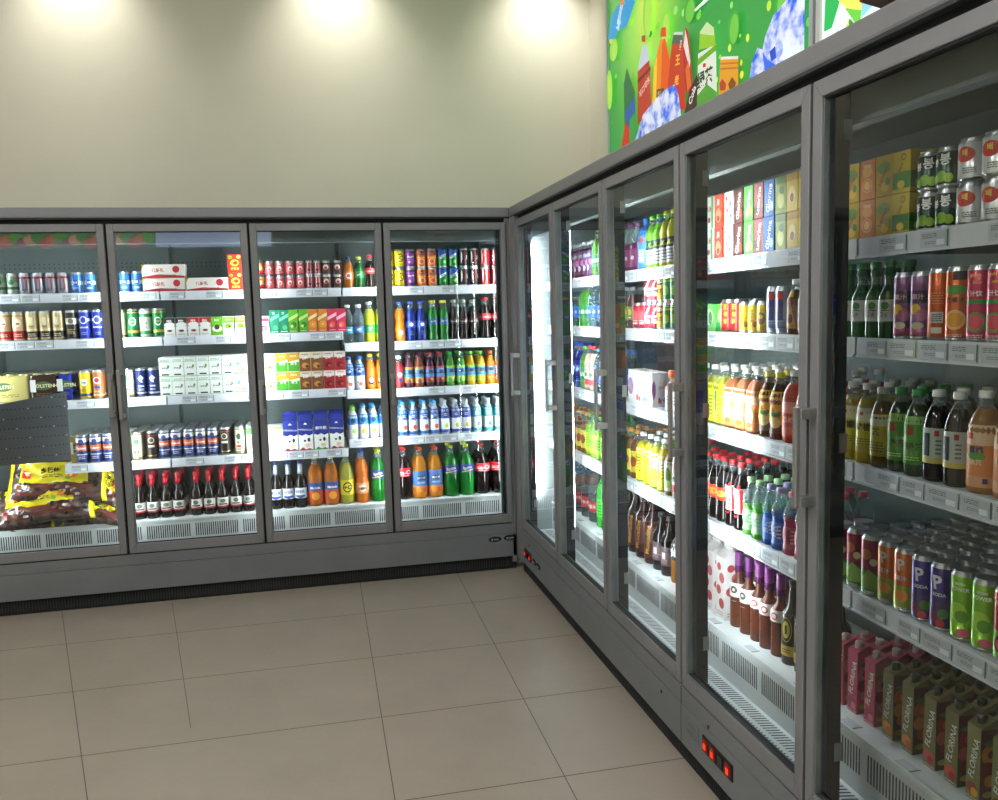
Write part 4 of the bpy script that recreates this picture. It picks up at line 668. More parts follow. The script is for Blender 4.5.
# ---------------------------------------------------------------- products
DATA=json.loads('''[
{"fr":"back","door":"leftmost rear door","shelf":"top shelf","z":1.79,"items":[["silvergreen",-2.895,1],["silvergreen",-2.834,1],["silverred",-2.772,1],["silverred",-2.71,1],["silverred",-2.642,1],["silverred",-2.574,1],["bluecan",-2.5,1],["bluecan",-2.431,1]],"rows":1,"dep":0.212,"deepstack":1,"opt":0},
{"fr":"back","door":"second rear door","shelf":"top shelf","z":1.79,"items":[["bluecan",-2.281,1],["bluecan",-2.233,1],["bluecan",-2.167,1],["giftpack",-2.03,2],["giftpack",-1.808,1],["redyellow",-1.638,2]],"rows":1,"dep":0.212,"deepstack":1,"opt":0},
{"fr":"back","door":"leftmost rear door","shelf":"second shelf","z":1.527,"items":[["creamred",-2.888,1],["creamred",-2.822,1],["golddark",-2.754,1],["golddark",-2.681,1],["golddark",-2.613,1],["blackwhite",-2.55,1],["bluetall",-2.486,1],["bluetall",-2.416,1]],"rows":2,"dep":0.212,"deepstack":1,"opt":0},
{"fr":"back","door":"second rear door","shelf":"second shelf","z":1.527,"items":[["cream",-2.276,1],["greentall",-2.206,1],["whitegreen",-2.14,1],["greentall",-2.074,1],["milkblack",-2.007,1],["milkblack",-1.946,1],["milkred",-1.884,1],["milkred",-1.823,1],["milkgreen",-1.755,1],["milklime",-1.686,1],["milklime",-1.617,1]],"rows":2,"dep":0.212,"deepstack":1,"opt":0},
{"fr":"back","door":"leftmost rear door","shelf":"third shelf","z":1.18,"items":[["yellowcan",-2.498,1],["coppercan",-2.428,1]],"rows":4,"dep":0.212,"deepstack":1,"opt":0},
{"fr":"back","door":"second rear door","shelf":"third shelf","z":1.18,"items":[["cream",-2.287,1],["cream",-2.233,1],["navycan",-2.167,1],["navycan",-2.106,1],["milkwhite",-2.05,2],["milkwhite",-1.986,2],["milkwhite",-1.921,2],["milkwhite",-1.854,2],["milkwhite",-1.788,2],["milkwhite",-1.722,2],["milkblue",-1.653,2],["milkblue",-1.59,2]],"rows":4,"dep":0.212,"deepstack":1,"opt":0},
{"fr":"back","door":"leftmost rear door","shelf":"fourth shelf","z":0.807,"items":[["paul",-2.531,1],["paul",-2.472,1],["paul",-2.412,1]],"rows":5,"dep":0.212,"deepstack":1,"opt":0},
{"fr":"back","door":"second rear door","shelf":"fourth shelf","z":0.807,"items":[["greencarton",-2.306,1],["cream",-2.24,1],["blackcan",-2.16,1],["paul",-2.079,1],["paul",-2.009,1],["paul",-1.949,1],["paul",-1.887,1],["paul",-1.824,1],["blackcan",-1.746,1],["cream",-1.657,1],["greencarton",-1.587,1]],"rows":5,"dep":0.212,"deepstack":1,"opt":0},
{"fr":"back","door":"second rear door","shelf":"bottom deck","z":0.44,"items":[["beerred",-2.259,1],["beerred",-2.186,1],["beerred",-2.11,1],["beerred",-2.035,1],["beerred",-1.935,1],["beerred",-1.859,1],["beerred",-1.781,1],["beerred",-1.704,1],["beerred",-1.63,1]],"rows":3,"dep":0.262,"deepstack":1,"opt":0},
{"fr":"back","door":"third rear door","shelf":"top shelf","z":1.79,"items":[["goldred",-1.489,2],["congee",-1.426,2],["congee",-1.367,2],["congee",-1.308,2],["congee",-1.249,2],["congeered",-1.199,2],["congeered",-1.152,2],["congeebrown",-1.098,2],["congeebrown",-1.032,2],["smallorange",-0.963,1],["smallgreen",-0.902,1],["smallcoke",-0.833,1]],"rows":1,"dep":0.212,"deepstack":1,"opt":0},
{"fr":"back","door":"third rear door","shelf":"second shelf","z":1.527,"items":[["pinksmall",-1.463,1],["teal",-1.407,1],["teal",-1.354,1],["lime",-1.301,1],["lime",-1.248,1],["orange",-1.195,1],["orange",-1.141,1],["pink",-1.087,1],["pink",-1.033,1]],"rows":2,"dep":0.212,"deepstack":1,"opt":0},
{"fr":"back","door":"third rear door","shelf":"second shelf, right half","z":1.454,"items":[["wahaha",-0.972,1],["bluewater",-0.912,1],["limeplastic",-0.847,1],["limeplastic",-0.789,1]],"rows":2,"dep":0.212,"deepstack":1,"opt":0},
{"fr":"back","door":"third rear door","shelf":"third shelf","z":1.18,"items":[["yoyo",-1.449,2],["greenbox",-1.376,2],["greenbox",-1.314,2],["brownbox",-1.251,2],["brownbox",-1.186,2],["redbox",-1.12,2],["redbox",-1.053,2]],"rows":2,"dep":0.212,"deepstack":1,"opt":0},
{"fr":"back","door":"third rear door","shelf":"third shelf, right half","z":1.162,"items":[["yogblue",-0.98,1],["yogblue",-0.919,1],["orangeblack",-0.86,1],["orangeblack",-0.802,1]],"rows":3,"dep":0.212,"deepstack":1,"opt":0},
{"fr":"back","door":"third rear door","shelf":"fourth shelf","z":0.807,"items":[["whitegable",-1.45,1],["gable",-1.358,1],["gable",-1.265,1],["gableg",-1.172,1],["gable",-1.078,1]],"rows":2,"dep":0.212,"deepstack":1,"opt":0},
{"fr":"back","door":"third rear door","shelf":"fourth shelf, right half","z":0.858,"items":[["lacgreen",-0.977,1],["lacpine",-0.912,1],["lacpine",-0.85,1],["lacpine",-0.788,1]],"rows":3,"dep":0.212,"deepstack":1,"opt":0},
{"fr":"back","door":"third rear door","shelf":"bottom deck","z":0.44,"items":[["beerdark",-1.457,1],["beerdark",-1.378,1],["beerdark",-1.297,1],["mirinda2",-1.223,1],["mirinda2",-1.14,1],["c2",-1.048,1],["fanta2",-0.935,1],["sprite2",-0.828,1]],"rows":2,"dep":0.262,"deepstack":1,"opt":0},
{"fr":"back","door":"rightmost rear door","shelf":"top shelf","z":1.79,"items":[["ccan",-0.71,2],["ccan",-0.646,2],["purplecan",-0.579,2],["orangecan",-0.515,2],["orangecan",-0.452,2],["spritecan",-0.386,2],["spritecan",-0.319,2],["zerocan",-0.249,2],["zerocan",-0.179,2],["cokecan",-0.108,2],["cokecan",-0.036,2]],"rows":1,"dep":0.212,"deepstack":1,"opt":0},
{"fr":"back","door":"rightmost rear door","shelf":"second shelf","z":1.454,"items":[["fantabottle",-0.721,1],["fantabottle",-0.659,1],["pepsi",-0.59,1],["pepsi",-0.527,1],["spritebottle",-0.452,1],["spritebottle",-0.382,1],["cokeglass",-0.315,1],["cokeglass",-0.254,1],["cokeglass",-0.192,1],["coke500",-0.111,1],["coke500",-0.033,1]],"rows":2,"dep":0.212,"deepstack":1,"opt":0},
{"fr":"back","door":"rightmost rear door","shelf":"third shelf","z":1.162,"items":[["redwhite",-0.677,1],["minpurple",-0.604,1],["minrose",-0.54,1],["mindark",-0.475,1],["mindark",-0.412,1],["mingreen",-0.349,1],["mingreen",-0.289,1],["minlime",-0.225,1],["minlime",-0.162,1],["minorange",-0.101,1],["minorange",-0.036,1]],"rows":3,"dep":0.212,"deepstack":1,"opt":0},
{"fr":"back","door":"rightmost rear door","shelf":"fourth shelf","z":0.858,"items":[["maiblue",-0.664,1],["maiblue",-0.597,1],["maiblue",-0.529,1],["maiblue",-0.464,1],["maigreen",-0.397,1],["maigreen",-0.329,1],["maigreen",-0.261,1],["maiteal",-0.189,1],["maiteal",-0.117,1],["maiteal",-0.044,1]],"rows":3,"dep":0.212,"deepstack":1,"opt":0},
{"fr":"back","door":"rightmost rear door","shelf":"bottom deck","z":0.44,"items":[["coke2",-0.659,1],["orange2",-0.559,1],["orange2",-0.459,1],["sprite2",-0.361,1],["sprite2",-0.255,1],["coke2",-0.152,1],["coke2",-0.049,1]],"rows":2,"dep":0.262,"deepstack":1,"opt":0},
{"fr":"right","door":"second side door","shelf":"top shelf","z":1.79,"items":[["grapefoil",0.523,1],["grapefoil",0.604,1],["grapefoil",0.682,1],["grapefoil",0.758,1],["grapefoil",0.831,1],["sidegreen",0.902,1],["sidegreen",0.979,1]],"rows":2,"dep":0.212,"deepstack":1,"opt":0},
{"fr":"right","door":"second side door","shelf":"second shelf","z":1.532,"items":[["sideblue",0.525,1],["sideblue",0.598,1],["sidegreen",0.677,1],["sidegreen",0.753,1],["sideblue",0.827,1],["sideblue",0.899,1],["sideblue",0.976,1]],"rows":2,"dep":0.212,"deepstack":1,"opt":0},
{"fr":"right","door":"second side door","shelf":"third shelf","z":1.195,"items":[["pepsi",0.524,1],["pepsi",0.597,1],["sidegreen",0.677,1],["sidered",0.754,1],["sidered",0.828,1],["sideblue",0.9,1],["sideblue",0.978,1]],"rows":2,"dep":0.212,"deepstack":1,"opt":0},
{"fr":"right","door":"second side door","shelf":"fourth shelf","z":0.838,"items":[["sideamber",0.52,1],["sideamber",0.594,1],["sideamber",0.674,1],["sidelime",0.752,1],["sidelime",0.827,1],["sidelime",0.908,1],["sidelime",0.993,1]],"rows":3,"dep":0.212,"deepstack":1,"opt":0},
{"fr":"right","door":"second side door","shelf":"bottom deck","z":0.44,"items":[["waterbig",0.377,1],["waterbig",0.51,1],["waterbig",0.644,1],["greenbig",0.771,1]],"rows":2,"dep":0.262,"deepstack":1,"opt":0},
{"fr":"right","door":"third side door","shelf":"top shelf","z":1.79,"items":[["purplevit",1.352,1],["purplevit",1.432,1],["blueplastic",1.526,1],["greenneck",1.616,1],["greenneck",1.686,1],["yelneck",1.754,1],["yelneck",1.829,1]],"rows":2,"dep":0.212,"deepstack":1,"opt":0},
{"fr":"right","door":"third side door","shelf":"second shelf","z":1.532,"items":[["smallmulti",1.324,1],["smallmulti",1.387,1],["redplain",1.455,1],["redplain",1.526,1],["redstack",1.594,2],["redstack",1.66,2],["yelstack",1.729,2],["greenstack",1.795,2],["greenstack",1.864,2]],"rows":2,"dep":0.212,"deepstack":1,"opt":0},
{"fr":"right","door":"third side door","shelf":"third shelf","z":1.195,"items":[["yogpack",1.524,1],["orangetop",1.806,1],["orangetop",1.885,1]],"rows":1,"dep":0.212,"deepstack":1,"opt":0},
{"fr":"right","door":"third side door","shelf":"fourth shelf","z":0.838,"items":[["sideamber",1.33,1],["sideamber",1.407,1],["yelbig",1.481,1],["yelbig",1.564,1],["yelpale",1.643,1],["yelpale",1.719,1],["greenlab",1.797,1],["sidered",1.872,1]],"rows":3,"dep":0.212,"deepstack":1,"opt":0},
{"fr":"right","door":"third side door","shelf":"bottom deck","z":0.44,"items":[["winered",1.242,1],["winered",1.347,1],["winered",1.446,1],["darkjug",1.546,1],["darkjug",1.641,1],["orangejug",1.747,1]],"rows":2,"dep":0.262,"deepstack":1,"opt":0},
{"fr":"right","door":"fourth side door","shelf":"top shelf","z":1.79,"items":[["bxwhite",2.201,2],["bxorange",2.274,2],["bxdots",2.343,2],["bxbrown",2.412,2],["bxgreen",2.479,2],["bxred",2.546,2],["bxblue",2.61,2],["bxlime",2.676,2],["bxyellow",2.74,2]],"rows":2,"dep":0.212,"deepstack":1,"opt":0},
{"fr":"right","door":"fourth side door","shelf":"second shelf","z":1.532,"items":[["bxgreenbig",2.201,1],["wlj",2.3,1],["wlj",2.366,1],["yelcan",2.428,1],["yelcan",2.489,1],["goldcan",2.546,1],["silverblue",2.605,1],["silverblue",2.661,1],["brownpet",2.718,1],["brownpet",2.775,1]],"rows":2,"dep":0.212,"deepstack":1,"opt":0},
{"fr":"right","door":"fourth side door","shelf":"third shelf","z":1.195,"items":[["chrys",2.185,1],["chrys",2.263,1],["orangetea",2.338,1],["orangetea",2.417,1],["orangetea",2.492,1],["passion",2.562,1],["passion",2.627,1],["grapefruit",2.694,1],["grapefruit",2.764,1]],"rows":4,"dep":0.212,"deepstack":1,"opt":0},
{"fr":"right","door":"fourth side door","shelf":"fourth shelf","z":0.838,"items":[["cokeyel",2.2,1],["cokeyel",2.264,1],["cokewhite",2.329,1],["cokewhite",2.394,1],["greenvit",2.461,1],["greenvit",2.524,1],["bluevit",2.585,1],["bluevit",2.646,1],["redvit",2.708,1],["redvit",2.772,1]],"rows":4,"dep":0.212,"deepstack":1,"opt":0},
{"fr":"right","door":"fourth side door","shelf":"bottom deck","z":0.44,"items":[["bigwhite",2.092,1],["bigwhite",2.191,1],["plumwine2",2.277,1],["plumwine2",2.352,1],["plumwine",2.422,1],["plumwine",2.49,1],["plumwine",2.558,1],["darkoval",2.628,1],["darkoval",2.701,1]],"rows":2,"dep":0.262,"deepstack":1,"opt":0},
{"fr":"right","door":"nearest side door","shelf":"top shelf","z":1.79,"items":[["yeljuice",3.045,2],["orajuice",3.111,2],["yeljuice",3.169,2],["greenyel",3.228,2],["grapecan",3.287,2],["grapecan",3.345,2],["whitecan",3.406,2],["whitecan",3.47,2],["whitecan",3.533,2]],"rows":2,"dep":0.212,"deepstack":1,"opt":0},
{"fr":"right","door":"nearest side door","shelf":"second shelf","z":1.532,"items":[["shochu",3.004,1],["shochu",3.06,1],["shochu",3.118,1],["shochu",3.173,1],["purplemix",3.203,1],["purplemix",3.257,1],["plainorange",3.319,1],["orangejuice",3.384,1],["guava",3.444,1],["guava",3.507,1],["guava",3.566,1]],"rows":2,"dep":0.212,"deepstack":1,"opt":0},
{"fr":"right","door":"nearest side door","shelf":"third shelf","z":1.195,"items":[["yeltea",3.032,1],["yeltea",3.092,1],["browntea",3.149,1],["greentea",3.203,1],["greentea",3.262,1],["blacktea",3.324,1],["blacktea",3.386,1],["peachtea",3.454,1],["peachtea",3.525,1]],"rows":4,"dep":0.212,"deepstack":1,"opt":0},
{"fr":"right","door":"nearest side door","shelf":"fourth shelf","z":0.838,"items":[["tmaroon",3.051,1],["tmaroon",3.111,1],["torange",3.172,1],["torange",3.237,1],["tpurple",3.302,1],["tpurple",3.367,1],["tgreen",3.434,1],["tgreen",3.496,1],["tred",3.56,1]],"rows":6,"dep":0.212,"deepstack":1,"opt":0},
{"fr":"right","door":"nearest side door","shelf":"bottom deck","z":0.44,"items":[["florpink",2.986,1],["florpink",3.061,1],["florapri",3.141,1],["florapri",3.218,1],["florcherry",3.298,1],["florcherry",3.375,1],["florpeach",3.447,1],["florpeach",3.522,1]],"rows":4,"dep":0.262,"deepstack":1,"opt":0}
]''')
ORD='first second third fourth fifth sixth seventh eighth ninth tenth eleventh twelfth thirteenth fourteenth fifteenth sixteenth seventeenth eighteenth nineteenth twentieth'.split()
ORD+=['twenty-'+o for o in ORD[:9]]
def turn(fr,S):
    if fr!='right': return 0
    if S['look'] in FLOR: return 0
    return .42 if S['cat'] in('can','bottle') and not S.get('sq') else 0
FLOR=('pink fruit juice carton','apricot juice carton','cherry juice carton','peach juice carton')
def spawn(key,loc,rz,label,group):
    S=SLOT[key]; jit=random.uniform(-.12,.12) if S['cat'] in('bottle','can') else random.uniform(-.03,.03)
    r=bpy.data.objects.new(S['name'],None); C.objects.link(r); r.empty_display_size=.03
    r.location=loc; r.rotation_euler=(0,0,rz+jit); tag(r,label,S['cat'],group)
    if 'proto' not in S:
        S['proto']=[]
        for n,me in S['parts']:
            o=bpy.data.objects.new(n,me); C.objects.link(o); o.parent=r; S['proto'].append(o)
    else:
        for o in S['proto']:
            c=o.copy(); C.objects.link(c); c.parent=r
    return r
SH_=[]; ENDS={}; count=0; LASTN={}; BAD=set()
for row in DATA:
    fr,door,shelf,z,items,rows,dep,opts=row['fr'],row['door'],row['shelf'],row['z'],row['items'],row['rows'],row['dep'],row['opt']
    # keep neighbours from touching
    sp=[it[1] for it in items]
    for _ in range(60):
        for a in range(len(sp)-1):
            need=(SLOT[items[a][0]]['w']+SLOT[items[a+1][0]]['w'])/2+.0035-(sp[a+1]-sp[a])
            if need>0: sp[a]-=need/2; sp[a+1]+=need/2
    dev=max(abs(a-it[1]) for a,it in zip(sp,items))
    if dev>.012: SH_.append(('SHIFT',door,shelf,round(dev,3),[round(a-it[1],3) for a,it in zip(sp,items)]))
    items=[[it[0],a]+list(it[2:]) for a,it in zip(sp,items)]
    if fr=='right': ENDS.setdefault(shelf,[]).append((door,z,dep,items))
    for k in range(rows):
        n=0
        if 'right half' in shelf: n=LASTN.get(k,0)
        for it in items:
            key,s,layers=it[0],it[1],it[2]; rmax=it[3] if len(it)>3 else 99
            if k>=rmax: continue
            S=SLOT[key]; 
            step=S['d']+.004
            d=dep+S['d']/2+k*step
            if d+S['d']/2>.68: continue
            o=ORD[n]; n+=1
            jx=random.uniform(-.002,.002)
            for l in range(layers):
                if k and l and not row['deepstack']: pass
                pre='' if layers==1 else ('lower ' if l==0 else 'upper ')
                rowt='' if k==0 else ', %s row'%ORD[k]; shn=shelf.split(',')[0]
                lab=f"{pre}{S['look']}, {o} from left{rowt}, {shn}, {door}"
                if len(lab.split())>16: BAD.add(S['look'])
                spawn(key,place(fr,s+jx,d+random.uniform(0,.003),z+l*(S['h']+.0016)),frz(fr)+turn(fr,S),lab,f"{S['look']}s on the {shelf} behind {door}")
                count+=1
        LASTN[k]=n
# the same drinks carry on behind the door posts of the right-hand fridge
for sh_,L in ENDS.items():
    prev=None
    for (door,z,dep,items) in L:
        first=items[0]; lo=.17 if prev is None else prev[1]; hi=first[1]
        kinds=[first] if prev is None else [prev,first]
        x=hi-SLOT[first[0]]['w']-.006 if prev is None else lo
        run=[]
        if prev is None:
            while x-SLOT[first[0]]['w']/2>.12: run.append((first[0],x,first[2])); x-=SLOT[first[0]]['w']+.006
        else:
            a=SLOT[prev[0]]; b=SLOT[first[0]]; x=lo+a['w']+.006; mid=(lo+hi)/2
            while x+a['w']/2<mid: run.append((prev[0],x,prev[2])); x+=a['w']+.006
            x=hi-b['w']-.006
            while x-b['w']/2>mid: run.append((first[0],x,first[2])); x-=b['w']+.006
        for key,x,layers in run:
            S=SLOT[key]
            for k in range(2 if layers==1 and S['d']<.075 else 1):
                for l in range(layers):
                    lab=f"{S['look']} behind the post left of {door}, {sh_}"
                    spawn(key,place('right',x,dep+S['d']/2+k*(S['d']+.004),z+l*(S['h']+.0016)),-PI/2+turn('right',S),lab,lab)
        prev=items[-1]
print('products',count); print('long labels',len(BAD))

# ---------------------------------------------------------------- room shell
def struct(o): o['kind']='structure'; return o
XL,XR,YB,YF,ZC=-7.2,.8,.8,-9.2,4.05
m=MB(); m.quad([(XL,YF,0),(XR,YF,0),(XR,YB,0),(XL,YB,0)],floor_mat()); struct(m.build('floor'))
m=MB(); m.box(XL,XR,YF,YB,ZC,ZC+.05,M_ceil); struct(m.build('ceiling'))
m=MB(); m.box(XL,XR+.05,YB,YB+.05,0,ZC,M_wall); struct(m.build('wall_back'))
m=MB(); m.box(XR,XR+.05,YF,YB,0,ZC,M_wall); struct(m.build('wall_right'))
m=MB(); m.box(XL-.05,XL,YF,YB,0,ZC,M_wall); struct(m.build('wall_left'))
m=MB(); m.box(XL,XR,YF-.05,YF,0,ZC,noise_mat('front_wall_paint','#6f6d68','#77756f',1,.8)); struct(m.build('wall_front'))
# banner with printed vegetables on the shop wall behind the camera (seen as a reflection in the doors)
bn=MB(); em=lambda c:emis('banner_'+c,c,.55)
bn.box(-6.4,-1.7,YF,YF+.06,2.74,3.0,M_alu)
fr=lambda u,v,o:(u,YF+.062+o,v)
mf={}
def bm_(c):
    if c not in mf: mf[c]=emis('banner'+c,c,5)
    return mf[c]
D=[('r',-4.95,2.87,2.8,.24,'#4f7a4a'),('r',-2.6,2.87,1.75,.24,'#b9cbf0')]
for i in range(26): D.append(('e',-6.2+i*.105,2.87+.05*math.sin(i*2.1),.2,.17,['#d86a4a','#c23a3c','#4f9a3c','#e0a070','#8a3a6a','#5fae3c'][(i*5)%6]))
decals(bn,D,fr,mfun=bm_,off=.0006)
tag(bn.build('wall_banner'),'long narrow banner of printed fruit above the opposite wall','banner')

